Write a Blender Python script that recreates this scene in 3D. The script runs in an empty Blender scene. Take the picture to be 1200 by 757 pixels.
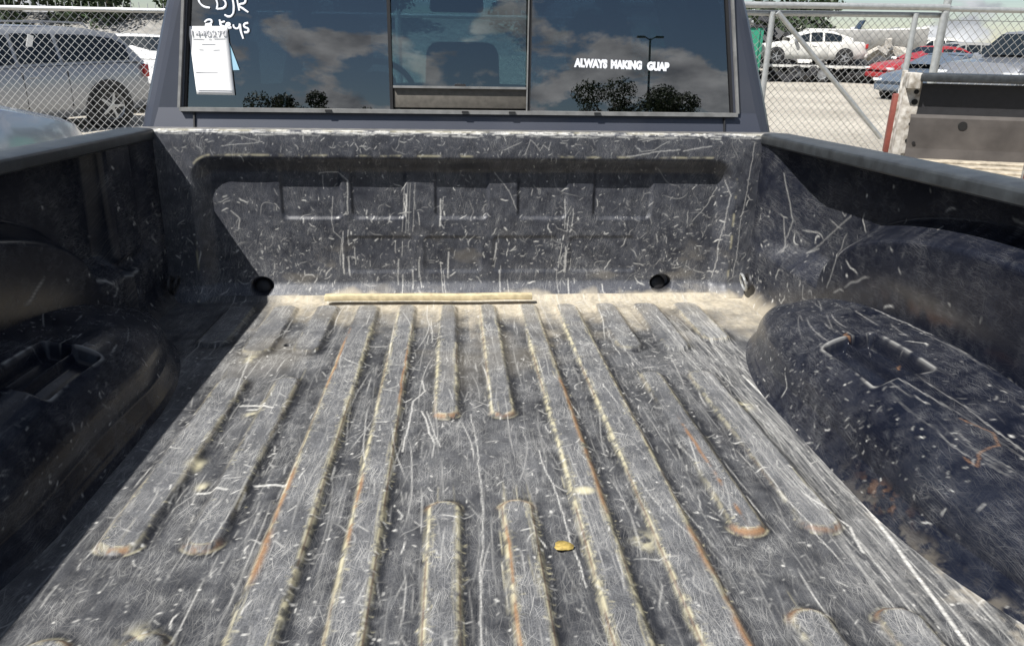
import bpy, bmesh, math, random
import numpy as np
from mathutils import Vector, Matrix, Euler

R = math.radians
rng = np.random.default_rng(7)
random.seed(7)
scn = bpy.context.scene
COL = scn.collection

# ------------------------------------------------------------------ camera
FPX = 900.0                                   # focal length in photo pixels (1200 wide)
YAW, PIT, ROLL = 0.07767, 0.31795, 0.01485
CX, CD, CH = -0.0354, 2.1624, 0.6367          # camera in bed coordinates
RAKE = R(-2.4)                                # the truck stands a little nose-down
BED_Z = 0.88
TRUCK = Matrix.Translation((0, 0, BED_Z)) @ Matrix.Rotation(RAKE, 4, 'X')

def cam_axes():
    f = Vector((math.sin(YAW)*math.cos(PIT), math.cos(YAW)*math.cos(PIT), -math.sin(PIT)))
    r = Vector((math.cos(YAW), -math.sin(YAW), 0)); u = r.cross(f)
    return r*math.cos(ROLL)+u*math.sin(ROLL), -r*math.sin(ROLL)+u*math.cos(ROLL), f
_r, _u, _f = cam_axes()
cam_local = Matrix(((_r.x, _u.x, -_f.x, CX), (_r.y, _u.y, -_f.y, -CD), (_r.z, _u.z, -_f.z, CH), (0, 0, 0, 1)))
cam_data = bpy.data.cameras.new('camera')
cam_data.sensor_fit = 'HORIZONTAL'; cam_data.sensor_width = 36.0; cam_data.lens = 36.0*FPX/1200.0
cam_data.clip_start = 0.02; cam_data.clip_end = 2000
cam = bpy.data.objects.new('camera', cam_data); COL.objects.link(cam)
cam.matrix_world = TRUCK @ cam_local
scn.camera = cam
scn.render.resolution_x = 1024; scn.render.resolution_y = 645
CAMW = cam.matrix_world.copy()

# ------------------------------------------------------------------ sky, sun, exposure
SUN_L = (TRUCK.to_3x3() @ Vector((0.568, 0.46, -1.0))).normalized()      # direction the light travels
sun_el = math.asin(-SUN_L.z)
w = bpy.data.worlds.new('World'); scn.world = w; w.use_nodes = True
nt = w.node_tree; nt.nodes.clear()
N = nt.nodes.new; Lk = nt.links.new
out = N('ShaderNodeOutputWorld'); bg = N('ShaderNodeBackground'); sky = N('ShaderNodeTexSky')
sky.sky_type = 'NISHITA'; sky.sun_disc = False
sky.sun_elevation = sun_el; sky.sun_rotation = math.atan2(-SUN_L.x, -SUN_L.y)
sky.air_density = 1.0; sky.dust_density = 0.15; sky.ozone_density = 2.2; sky.altitude = 1200
bg.inputs['Strength'].default_value = 0.05
tc = N('ShaderNodeTexCoord')
mp = N('ShaderNodeMapping'); mp.inputs['Scale'].default_value = (1.0, 1.0, 2.2); mp.inputs['Location'].default_value = (3.2, 0.9, 0.37)
n1 = N('ShaderNodeTexNoise'); n1.inputs['Scale'].default_value = 6.2; n1.inputs['Detail'].default_value = 9; n1.inputs['Roughness'].default_value = 0.58
n1.inputs['Distortion'].default_value = 0.25
r1 = N('ShaderNodeValToRGB'); r1.color_ramp.elements[0].position = 0.52; r1.color_ramp.elements[1].position = 0.575
n2 = N('ShaderNodeTexNoise'); n2.inputs['Scale'].default_value = 15.0; n2.inputs['Detail'].default_value = 6
r2 = N('ShaderNodeValToRGB'); r2.color_ramp.elements[0].position = 0.3; r2.color_ramp.elements[1].position = 0.72
r2.color_ramp.elements[0].color = (3.2, 3.5, 4.0, 1); r2.color_ramp.elements[1].color = (14.0, 14.2, 14.4, 1)
mx = N('ShaderNodeMixRGB')
Lk(tc.outputs['Generated'], mp.inputs['Vector']); Lk(mp.outputs[0], n1.inputs['Vector']); Lk(mp.outputs[0], n2.inputs['Vector'])
Lk(n1.outputs['Fac'], r1.inputs[0]); Lk(n2.outputs['Fac'], r2.inputs[0])
Lk(r1.outputs[0], mx.inputs[0]); Lk(sky.outputs[0], mx.inputs[1]); Lk(r2.outputs[0], mx.inputs[2])
Lk(mx.outputs[0], bg.inputs[0]); Lk(bg.outputs[0], out.inputs[0])

sd = bpy.data.lights.new('sun', 'SUN'); sd.energy = 5.0; sd.angle = R(0.5); sd.color = (1.0, 0.97, 0.93)
sun = bpy.data.objects.new('sun', sd); COL.objects.link(sun)
sun.rotation_euler = SUN_L.to_track_quat('-Z', 'Y').to_euler(); sun.location = (-20, -16, 35)

vs = scn.view_settings
vs.view_transform = 'Standard'; vs.look = 'None'; vs.gamma = 1.0; vs.use_curve_mapping = False
vs.exposure = 0.72

# ------------------------------------------------------------------ helpers
def ray(px, py):
    d = CAMW.to_3x3() @ Vector(((px-600)/FPX, -(py-378.5)/FPX, -1.0))
    return CAMW.translation.copy(), d
def on_z(px, py, z):                     # world point of a pixel on a horizontal plane
    o, d = ray(px, py); return o + d*((z-o.z)/d.z)
def on_y(px, py, y):                     # world point of a pixel on a plane y = const
    o, d = ray(px, py); return o + d*((y-o.y)/d.y)
TINV = TRUCK.inverted()
def bed_y(px, py, y):                    # the same in bed coordinates
    o, d = ray(px, py); o = TINV @ o; d = TINV.to_3x3() @ d
    return o + d*((y-o.y)/d.y)

def tag(o, label=None, cat=None, group=None, kind=None):
    if label: o['label'] = label
    if cat: o['category'] = cat
    if group: o['group'] = group
    if kind: o['kind'] = kind
    return o
def empty(name, mat=None, parent=None):
    o = bpy.data.objects.new(name, None); COL.objects.link(o); o.empty_display_size = 0.2
    if mat is not None: o.matrix_world = mat
    o.parent = parent
    return o
def mesh_obj(name, me, mat, parent=None):
    o = bpy.data.objects.new(name, me); COL.objects.link(o); o.parent = parent
    if mat is not None and not me.materials: me.materials.append(mat)
    return o
def raw_mesh(name, verts, faces, smooth=False):
    me = bpy.data.meshes.new(name); me.from_pydata([tuple(v) for v in verts], [], faces); me.update()
    if smooth: me.polygons.foreach_set('use_smooth', [True]*len(me.polygons))
    return me
def grid_mesh(name, P, attrs=None, flip=False):
    nu, nv = P.shape[:2]
    idx = np.arange(nu*nv).reshape(nu, nv)
    q = np.stack([idx[:-1, :-1], idx[1:, :-1], idx[1:, 1:], idx[:-1, 1:]], -1).reshape(-1, 4)
    if flip: q = q[:, ::-1]
    me = bpy.data.meshes.new(name)
    me.vertices.add(nu*nv); me.vertices.foreach_set('co', P.reshape(-1).astype(np.float32))
    nf = len(q); me.loops.add(nf*4); me.loops.foreach_set('vertex_index', np.ascontiguousarray(q).reshape(-1).astype(np.int32))
    me.polygons.add(nf); me.polygons.foreach_set('loop_start', np.arange(0, nf*4, 4, dtype=np.int32))
    try: me.polygons.foreach_set('loop_total', np.full(nf, 4, dtype=np.int32))
    except Exception: pass
    me.polygons.foreach_set('use_smooth', np.ones(nf, dtype=bool))
    me.update(calc_edges=True)
    for k, a in (attrs or {}).items():
        at = me.attributes.new(k, 'FLOAT', 'POINT'); at.data.foreach_set('value', a.reshape(-1).astype(np.float32))
    return me

class MB:
    """collects simple shapes and links them as one mesh"""
    def __init__(s): s.v = []; s.f = []; s.parts = []
    def add(s, vs, fs):
        n = len(s.v); f0 = len(s.f); s.v += [tuple(v) for v in vs]; s.f += [tuple(n+i for i in f) for f in fs]; s.parts.append((n, len(s.v), f0, len(s.f))); return s
    def box(s, c, d, rot=None, taper=1.0):
        x, y, z = d[0]/2, d[1]/2, d[2]/2
        P = [Vector((sx*x*(taper if sz > 0 else 1), sy*y*(taper if sz > 0 else 1), sz*z)) for sz in (-1, 1) for sy in (-1, 1) for sx in (-1, 1)]
        if rot is not None: P = [rot @ p for p in P]
        P = [p+Vector(c) for p in P]
        return s.add(P, [(0, 2, 3, 1), (4, 5, 7, 6), (0, 1, 5, 4), (2, 6, 7, 3), (0, 4, 6, 2), (1, 3, 7, 5)])
    def tube(s, a, b, r, n=8, r2=None, cap=True):
        a, b = Vector(a), Vector(b); d = (b-a)
        if d.length < 1e-9: return s
        q = d.to_track_quat('Z', 'Y'); r2 = r if r2 is None else r2
        P = []
        for p, rr in ((a, r), (b, r2)):
            for i in range(n):
                t = 2*math.pi*i/n; P.append(p + q @ Vector((rr*math.cos(t), rr*math.sin(t), 0)))
        F = [(i, (i+1) % n, n+(i+1) % n, n+i) for i in range(n)]
        if cap: F += [tuple(range(n-1, -1, -1)), tuple(range(n, 2*n))]
        return s.add(P, F)
    def lathe(s, c, axis, prof, n=24):
        q = Vector(axis).to_track_quat('Z', 'Y'); c = Vector(c); P = []
        for (r, h) in prof:
            for i in range(n):
                t = 2*math.pi*i/n; P.append(c + q @ Vector((r*math.cos(t), r*math.sin(t), h)))
        F = []
        for k in range(len(prof)-1):
            for i in range(n):
                F.append((k*n+i, k*n+(i+1) % n, (k+1)*n+(i+1) % n, (k+1)*n+i))
        return s.add(P, F)
    def prism(s, poly, d):
        n = len(poly); d = Vector(d); P = [Vector(p) for p in poly]; P += [p+d for p in P]
        return s.add(P, [tuple(range(n-1, -1, -1)), tuple(range(n, 2*n))]+[(i, (i+1) % n, n+(i+1) % n, n+i) for i in range(n)])
    def sweep(s, path, r, n=6, close=False):
        m = len(path); path = [Vector(p) for p in path]
        for i in range(m if close else m-1):
            s.tube(path[i], path[(i+1) % m], r, n)
        return s
    def each(s, name, mat, parent=None, smooth=False, bevel=0.0, seg=2):
        for (n0, n1, f0, f1) in s.parts:
            m = MB(); m.v = s.v[n0:n1]; m.f = [tuple(i-n0 for i in f) for f in s.f[f0:f1]]; m.build(name, mat, parent, smooth, bevel, seg)
    def build(s, name, mat, parent=None, smooth=False, bevel=0.0, seg=2):
        me = raw_mesh(name, s.v, s.f, False)
        bm = bmesh.new(); bm.from_mesh(me); bmesh.ops.recalc_face_normals(bm, faces=bm.faces)
        if bevel > 0:
            es = [e for e in bm.edges if len(e.link_faces) == 2 and e.calc_face_angle(0) > 0.5]
            bmesh.ops.bevel(bm, geom=es, offset=bevel, segments=seg, affect='EDGES', profile=0.5, clamp_overlap=True)
        if smooth or bevel > 0:
            for f in bm.faces: f.smooth = True
        bm.to_mesh(me); bm.free()
        if smooth or bevel > 0:
            try: me.set_sharp_from_angle(angle=R(38))
            except Exception: pass
        return mesh_obj(name, me, mat, parent)

# ------------------------------------------------------------------ numpy noise and scratch raster
def vnoise(x, y, seed=0):
    r = np.random.default_rng(seed); T = r.random((256, 256))
    xi = np.floor(x).astype(int); yi = np.floor(y).astype(int); fx = x-xi; fy = y-yi
    fx = fx*fx*(3-2*fx); fy = fy*fy*(3-2*fy)
    a = T[xi % 256, yi % 256]; b = T[(xi+1) % 256, yi % 256]; c = T[xi % 256, (yi+1) % 256]; d = T[(xi+1) % 256, (yi+1) % 256]
    return (a*(1-fx)+b*fx)*(1-fy)+(c*(1-fx)+d*fx)*fy
def fbm(x, y, s, seed=0, octv=4, gain=0.55):
    v = 0; a = 1; t = 0
    for k in range(octv):
        v = v+a*vnoise(x*s*2**k+17.3*k, y*s*2**k+9.1*k, seed+k); t += a; a *= gain
    return v/t
def sstep(a, b, x):
    t = np.clip((x-a)/(b-a), 0, 1); return t*t*(3-2*t)

class Raster:
    """a field on a (possibly uneven) grid of surface coordinates a, b in metres"""
    def __init__(s, A, B):
        s.A, s.B = A, B; s.M = np.zeros((len(A), len(B)))
        s.ia = np.arange(len(A)); s.ib = np.arange(len(B))
    def splat(s, a, b, wgt):
        A, B = s.A, s.B
        fa = np.interp(a, A, s.ia) if A[-1] > A[0] else np.interp(-a, -A, s.ia)
        fb = np.interp(b, B, s.ib) if B[-1] > B[0] else np.interp(-b, -B, s.ib)
        lo = (min(A[0], A[-1]), max(A[0], A[-1])); lb = (min(B[0], B[-1]), max(B[0], B[-1]))
        ok = (a > lo[0]) & (a < lo[1]) & (b > lb[0]) & (b < lb[1])
        fa, fb, wgt = fa[ok], fb[ok], wgt[ok]
        i = np.minimum(fa.astype(int), len(A)-2); j = np.minimum(fb.astype(int), len(B)-2); u = fa-i; v = fb-j
        nb = len(B); F = s.M.reshape(-1)
        for di, dj, k in ((0, 0, (1-u)*(1-v)), (1, 0, u*(1-v)), (0, 1, (1-u)*v), (1, 1, u*v)):
            np.maximum.at(F, (i+di)*nb+j+dj, np.minimum(1, k*1.15)*wgt)
    def scratches(s, n, box, length, ang, curl=0.5, strength=(0.2, 0.8), width=0.0, step=0.0016, prob=None, wob=0.0):
        """n random scratches in box (a0,a1,b0,b1); length log-uniform; ang=(mean,spread)"""
        a = rng.uniform(box[0], box[1], n); b = rng.uniform(box[2], box[3], n)
        if prob is not None:
            k = rng.random(n) < prob(a, b); a, b = a[k], b[k]; n = len(a)
        if n == 0: return
        ln = np.exp(rng.uniform(math.log(length[0]), math.log(length[1]), n))
        th = ang[0]+rng.normal(0, 1, n)*ang[1]; cu = rng.normal(0, curl, n)
        st = strength[0]+(strength[1]-strength[0])*rng.random(n)**2.2
        m = int(length[1]/step)+2
        t = np.linspace(0, 1, m)[None, :]
        # skip surplus samples of short scratches by chunks of similar length
        order = np.argsort(ln)
        for ch in np.array_split(order, 6):
            if len(ch) == 0: continue
            mm = int(ln[ch].max()/step)+2; t = np.linspace(0, 1, mm)[None, :]
            T = th[ch, None]+cu[ch, None]*(t-0.5)*2
            if wob > 0:
                T = T+wob*np.sin(t*rng.uniform(4, 14, (len(ch), 1))+rng.uniform(0, 6, (len(ch), 1)))
            dl = ln[ch, None]/mm
            pa = a[ch, None]+np.cumsum(np.cos(T)*dl, 1); pb = b[ch, None]+np.cumsum(np.sin(T)*dl, 1)
            fade = np.minimum(1, 4*np.minimum(t, 1-t)+0.25)*(0.65+0.35*rng.random((len(ch), mm)))
            wt = st[ch, None]*fade
            s.splat(pa.ravel(), pb.ravel(), wt.ravel())
            if width > 0:
                wd = rng.uniform(0.3, 1, (len(ch), 1))*width
                for o in (-1, 1):
                    s.splat((pa-np.sin(T)*wd*o).ravel(), (pb+np.cos(T)*wd*o).ravel(), (wt*0.9).ravel())
    def poly(s, pts, strength=0.9, width=0.0, step=0.0015, jit=0.0015):
        P = np.array(pts, float); out = []
        for k in range(len(P)-1):
            m = max(2, int(np.hypot(*(P[k+1]-P[k]))/step)); t = np.linspace(0, 1, m, endpoint=False)[:, None]
            out.append(P[k]*(1-t)+P[k+1]*t)
        Q = np.concatenate(out); n = len(Q)
        jx = np.convolve(rng.normal(0, 1, n+40), np.ones(40)/40, 'same')[:n]*6*jit
        jy = np.convolve(rng.normal(0, 1, n+40), np.ones(40)/40, 'same')[:n]*6*jit
        a = Q[:, 0]+jx; b = Q[:, 1]+jy
        wt = strength*(0.6+0.4*rng.random(n))
        s.splat(a, b, wt)
        for o in np.arange(width, 0, -0.0014) if width > 0 else []:
            for sg in (-1, 1):
                s.splat(a+sg*o, b, wt*0.95); s.splat(a, b+sg*o, wt*0.95)

# ------------------------------------------------------------------ materials
def new_mat(name):
    m = bpy.data.materials.new(name); m.use_nodes = True; t = m.node_tree
    return m, t, t.nodes['Principled BSDF']
def simple(name, col, rough=0.5, metal=0.0, noise=0.0, nscale=30.0, spec=None, bump=0.0, coat=0.0, dark=None):
    m, t, b = new_mat(name)
    b.inputs['Base Color'].default_value = (*col, 1); b.inputs['Roughness'].default_value = rough; b.inputs['Metallic'].default_value = metal
    if spec is not None: b.inputs['Specular IOR Level'].default_value = spec
    if coat: b.inputs['Coat Weight'].default_value = coat; b.inputs['Coat Roughness'].default_value = 0.06
    if noise > 0 or bump > 0:
        tcn = t.nodes.new('ShaderNodeTexCoord'); nz = t.nodes.new('ShaderNodeTexNoise'); nz.inputs['Scale'].default_value = nscale; nz.inputs['Detail'].default_value = 6
        t.links.new(tcn.outputs['Object'], nz.inputs['Vector'])
        if noise > 0:
            rp = t.nodes.new('ShaderNodeValToRGB'); rp.color_ramp.elements[0].position = 0.3; rp.color_ramp.elements[1].position = 0.7
            d = dark or tuple(c*(1-noise) for c in col)
            rp.color_ramp.elements[0].color = (*d, 1); rp.color_ramp.elements[1].color = (*[min(1, c*(1+noise*0.5)) for c in col], 1)
            t.links.new(nz.outputs['Fac'], rp.inputs[0]); t.links.new(rp.outputs[0], b.inputs['Base Color'])
        if bump > 0:
            bp = t.nodes.new('ShaderNodeBump'); bp.inputs['Strength'].default_value = bump; bp.inputs['Distance'].default_value = 0.01
            t.links.new(nz.outputs['Fac'], bp.inputs['Height']); t.links.new(bp.outputs[0], b.inputs['Normal'])
    return m

def worn_paint(name, paint, worn, rough_paint=0.33, rough_worn=0.62, fine=420.0, coat=0.0, bump=0.25, plane='xy', hairs=0.5, streak=0.5, spec=0.5, hbase=0.25):
    """black bed paint with wear, tan primer, dust, scratches and rust carried by mesh attributes"""
    m, t, b = new_mat(name); n = t.nodes.new; L = t.links.new
    def attr(k):
        a = n('ShaderNodeAttribute'); a.attribute_name = k; return a.outputs['Fac']
    def mix(fac, a, c):
        x = n('ShaderNodeMixRGB'); L(fac, x.inputs[0])
        if isinstance(a, tuple): x.inputs[1].default_value = (*a, 1)
        else: L(a, x.inputs[1])
        if isinstance(c, tuple): x.inputs[2].default_value = (*c, 1)
        else: L(c, x.inputs[2])
        return x.outputs[0]
    def math_(op, a, c):
        x = n('ShaderNodeMath'); x.operation = op; x.use_clamp = (op == 'ADD')
        for i, q in enumerate((a, c)):
            if isinstance(q, (int, float)): x.inputs[i].default_value = q
            else: L(q, x.inputs[i])
        return x.outputs[0]
    tcn = n('ShaderNodeTexCoord')
    nz = n('ShaderNodeTexNoise'); nz.inputs['Scale'].default_value = fine; nz.inputs['Detail'].default_value = 3; L(tcn.outputs['Object'], nz.inputs['Vector'])
    nb = n('ShaderNodeTexNoise'); nb.inputs['Scale'].default_value = 9.0; nb.inputs['Detail'].default_value = 8; L(tcn.outputs['Object'], nb.inputs['Vector'])
    sp = n('ShaderNodeMapRange'); sp.inputs[1].default_value = 0.3; sp.inputs[2].default_value = 0.7; sp.inputs[3].default_value = 0.55; sp.inputs[4].default_value = 1.35
    L(nz.outputs['Fac'], sp.inputs[0])
    wear_shade = math_('MULTIPLY', attr('wear_shade'), sp.outputs[0])
    sx = n('ShaderNodeSeparateXYZ'); L(tcn.outputs['Object'], sx.inputs[0]); cb_ = n('ShaderNodeCombineXYZ')
    if plane == 'xy': L(sx.outputs[0], cb_.inputs[0]); L(sx.outputs[1], cb_.inputs[1])
    elif plane == 'xz': L(sx.outputs[0], cb_.inputs[0]); L(sx.outputs[2], cb_.inputs[1])
    else:
        L(math_('ADD', sx.outputs[2], math_('ABSOLUTE', sx.outputs[0], 0)), cb_.inputs[0]); L(sx.outputs[1], cb_.inputs[1])
        cb_.inputs[0].links[0].from_node.use_clamp = False
    dn_ = n('ShaderNodeTexNoise'); dn_.inputs['Scale'].default_value = 7.0; dn_.inputs['Detail'].default_value = 2; L(tcn.outputs['Object'], dn_.inputs['Vector'])
    dv = n('ShaderNodeVectorMath'); dv.operation = 'MULTIPLY_ADD'; L(dn_.outputs['Color'], dv.inputs[0]); dv.inputs[1].default_value = (0.035, 0.035, 0); L(cb_.outputs[0], dv.inputs[2])
    hair = None
    for k, (ang, along, across, lo_, hi_, wt) in enumerate([(0.0, 7, 640, .58, .72, streak), (0.05, 16, 950, .60, .74, streak), (0.62, 26, 1000, .665, .76, hairs), (-0.85, 30, 1000, .67, .76, hairs*.9), (1.45, 34, 900, .685, .77, hairs*.8), (-0.28, 18, 950, .65, .76, hairs), (0.25, 14, 900, .66, .76, hairs*1.2)]):
        mpn = n('ShaderNodeMapping'); L(cb_.outputs[0] if k < 2 else dv.outputs[0], mpn.inputs['Vector'])
        mpn.inputs['Rotation'].default_value = (0, 0, ang); mpn.inputs['Location'].default_value = (3.1*k, 1.7*k, 0)
        m2 = n('ShaderNodeMapping'); L(mpn.outputs[0], m2.inputs['Vector']); m2.inputs['Scale'].default_value = (across, along, 1)
        nn = n('ShaderNodeTexNoise'); nn.noise_dimensions = '2D'; nn.inputs['Scale'].default_value = 1.0; nn.inputs['Detail'].default_value = 1.0; nn.inputs['Distortion'].default_value = 0.15
        L(m2.outputs[0], nn.inputs['Vector'])
        mr = n('ShaderNodeMapRange'); L(nn.outputs['Fac'], mr.inputs[0]); mr.inputs[1].default_value = lo_; mr.inputs[2].default_value = hi_; mr.inputs[3].default_value = 0; mr.inputs[4].default_value = wt
        hair = mr.outputs[0] if hair is None else math_('MAXIMUM', hair, mr.outputs[0])
    msk = n('ShaderNodeTexNoise'); msk.inputs['Scale'].default_value = 13.0; msk.inputs['Detail'].default_value = 4; L(tcn.outputs['Object'], msk.inputs['Vector'])
    mk = n('ShaderNodeMapRange'); L(msk.outputs['Fac'], mk.inputs[0]); mk.inputs[1].default_value = .36; mk.inputs[2].default_value = .62; mk.inputs[3].default_value = .15; mk.inputs[4].default_value = 1
    hair = math_('MULTIPLY', math_('MULTIPLY', hair, mk.outputs[0]), math_('ADD', math_('MULTIPLY', attr('wear_shade'), 1.3), hbase))
    scr_all = math_('MAXIMUM', hair, attr('scratch'))
    c = mix(wear_shade, paint, worn)
    c = mix(attr('tan'), c, (0.48, 0.44, 0.29))
    dustcol = mix(nb.outputs['Fac'], (0.33, 0.285, 0.205), (0.47, 0.42, 0.33))
    c = mix(attr('dust'), c, dustcol)
    c = mix(scr_all, c, (0.62, 0.61, 0.57))
    b.inputs['Specular IOR Level'].default_value = spec
    rustcol = mix(nz.outputs['Fac'], (0.13, 0.065, 0.03), (0.33, 0.18, 0.09))
    c = mix(attr('rust'), c, rustcol)
    L(c, b.inputs['Base Color'])
    cov = math_('ADD', math_('MULTIPLY', scr_all, 0.6), math_('ADD', attr('dust'), math_('ADD', attr('tan'), attr('rust'))))
    rg = n('ShaderNodeMapRange'); L(math_('ADD', math_('MULTIPLY', wear_shade, 0.9), cov), rg.inputs[0])
    rg.inputs[3].default_value = rough_paint; rg.inputs[4].default_value = rough_worn
    L(rg.outputs[0], b.inputs['Roughness'])
    if coat: b.inputs['Coat Weight'].default_value = coat; b.inputs['Coat Roughness'].default_value = 0.15
    bp = n('ShaderNodeBump'); bp.inputs['Strength'].default_value = bump; bp.inputs['Distance'].default_value = 0.0012
    h = math_('ADD', math_('MULTIPLY', nz.outputs['Fac'], 0.5), math_('MULTIPLY', attr('scratch'), 0.5))
    L(h, bp.inputs['Height']); L(bp.outputs[0], b.inputs['Normal'])
    return m

def glass(name, tint, refl=0.05, rough=0.0):
    m, t, b = new_mat(name); t.nodes.remove(b)
    o = t.nodes['Material Output']; tr = t.nodes.new('ShaderNodeBsdfTransparent'); tr.inputs[0].default_value = (*tint, 1)
    gl = t.nodes.new('ShaderNodeBsdfGlossy'); gl.inputs['Roughness'].default_value = rough; gl.inputs['Color'].default_value = (1, 1, 1, 1)
    mxs = t.nodes.new('ShaderNodeMixShader'); mxs.inputs[0].default_value = refl
    t.links.new(tr.outputs[0], mxs.inputs[1]); t.links.new(gl.outputs[0], mxs.inputs[2]); t.links.new(mxs.outputs[0], o.inputs['Surface'])
    return m

M = {}
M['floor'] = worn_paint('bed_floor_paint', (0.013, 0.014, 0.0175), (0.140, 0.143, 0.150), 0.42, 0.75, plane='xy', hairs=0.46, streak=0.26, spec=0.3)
M['wallp'] = worn_paint('bed_wall_paint', (0.013, 0.0145, 0.021), (0.118, 0.124, 0.142), 0.33, 0.65, plane='xz', hairs=0.34, streak=0.10, spec=0.3)
M['arch'] = worn_paint('bed_arch_paint', (0.0048, 0.0062, 0.0120), (0.055, 0.060, 0.078), 0.18, 0.5, plane='yz', hairs=0.55, streak=0.25, spec=0.20, hbase=0.04)
M['rail'] = simple('rail_cap_plastic', (0.032, 0.036, 0.039), 0.42, noise=0.45, nscale=28, bump=0.12)
M['cab'] = simple('cab_paint', (0.042, 0.047, 0.063), 0.45, metal=0.15, coat=0.35, noise=0.12, nscale=5)
M['trim'] = simple('window_trim', (0.20, 0.20, 0.195), 0.45, noise=0.3, nscale=40)
M['blackrub'] = simple('black_rubber', (0.012, 0.012, 0.013), 0.6)
M['pane'] = glass('tinted_pane', (0.11, 0.155, 0.19), 0.17)
M['slider'] = glass('slider_pane', (0.26, 0.355, 0.39), 0.135)
M['clear'] = glass('clear_pane', (0.90, 0.97, 0.95), 0.04)
M['sillp'] = simple('slider_sill', (0.105, 0.095, 0.080), 0.75, noise=0.25, nscale=70)
M['inter'] = simple('cab_interior', (0.022, 0.023, 0.026), 0.75, noise=0.2, nscale=40)
M['steel'] = simple('galvanised_steel', (0.46, 0.47, 0.46), 0.42, metal=0.55, noise=0.15, nscale=25)
M['wire'] = simple('galvanised_wire', (0.50, 0.50, 0.49), 0.45, metal=0.4)
M['paper'] = simple('white_paper', (0.83, 0.83, 0.82), 0.8, noise=0.02, nscale=8)
M['blue_paper'] = simple('blue_paper', (0.33, 0.55, 0.68), 0.8, noise=0.05)
M['marker'] = simple('white_marker', (0.80, 0.82, 0.86), 0.7, noise=0.05)
M['ink'] = simple('grey_ink', (0.58, 0.58, 0.60), 0.9)
M['wood'] = simple('bare_pine', (0.56, 0.47, 0.29), 0.7, noise=0.3, nscale=55)
M['leaf_y'] = simple('yellow_leaf', (0.40, 0.29, 0.08), 0.7, noise=0.35, nscale=180)
M['tyre'] = simple('tyre_rubber', (0.018, 0.018, 0.018), 0.85, noise=0.3)
M['rim'] = simple('alloy_rim', (0.45, 0.46, 0.47), 0.35, metal=0.7)
M['hole'] = simple('dark_recess', (0.006, 0.006, 0.006), 0.8)
M['white'] = simple('white_car_paint', (0.72, 0.72, 0.70), 0.35, coat=0.5, noise=0.06, nscale=3)
M['dirty_white'] = simple('dirty_white_paint', (0.62, 0.61, 0.57), 0.5, noise=0.25, nscale=4)
M['silver'] = simple('silver_car_paint', (0.30, 0.315, 0.34), 0.30, metal=0.45, coat=0.6, noise=0.04, nscale=3)
M['silver_beige'] = simple('silver_beige_paint', (0.43, 0.42, 0.39), 0.32, metal=0.45, coat=0.5, noise=0.06, nscale=3)
M['palecar'] = simple('pale_blue_silver_paint', (0.40, 0.45, 0.54), 0.20, metal=0.4, coat=0.8, noise=0.03, nscale=3)
M['red'] = simple('red_car_paint', (0.30, 0.025, 0.03), 0.4, coat=0.5, noise=0.12, nscale=4)
M['bluegrey'] = simple('blue_grey_paint', (0.09, 0.115, 0.15), 0.4, coat=0.5, noise=0.1, nscale=4)
M['grey'] = simple('grey_car_paint', (0.17, 0.18, 0.20), 0.35, metal=0.3, coat=0.5, noise=0.1, nscale=4)
M['black'] = simple('black_plastic', (0.02, 0.02, 0.022), 0.55, noise=0.2)
M['carglass'] = simple('car_window_glass', (0.012, 0.016, 0.019), 0.08, spec=0.6)
M['tail'] = simple('red_lens', (0.35, 0.02, 0.02), 0.25, coat=0.5)
M['oldtail'] = simple('faded_red_lens', (0.20, 0.055, 0.04), 0.5, noise=0.2)
M['lamp'] = simple('clear_lens', (0.6, 0.62, 0.63), 0.15, coat=0.5)
M['green'] = simple('green_panel_paint', (0.03, 0.24, 0.15), 0.55, noise=0.12, nscale=4)
M['taupe'] = simple('taupe_bed_paint', (0.070, 0.062, 0.056), 0.6, noise=0.35, nscale=9, dark=(0.048, 0.042, 0.038))
M['oldfloor'] = simple('worn_bed_floor', (0.40, 0.35, 0.27), 0.8, noise=0.5, nscale=22)
M['weathered'] = simple('weathered_white', (0.50, 0.48, 0.44), 0.6, noise=0.6, nscale=26, dark=(0.20, 0.17, 0.13))
M['darkmetal'] = simple('dark_trailer_metal', (0.03, 0.03, 0.032), 0.6, noise=0.3)
M['bark'] = simple('tree_bark', (0.06, 0.045, 0.032), 0.9, noise=0.4, nscale=12, bump=0.6)
M['leaf_a'] = simple('leaf_dark', (0.030, 0.052, 0.018), 0.6, noise=0.5, nscale=2.0)
M['leaf_b'] = simple('leaf_mid', (0.050, 0.080, 0.026), 0.6, noise=0.5, nscale=2.0)

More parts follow.
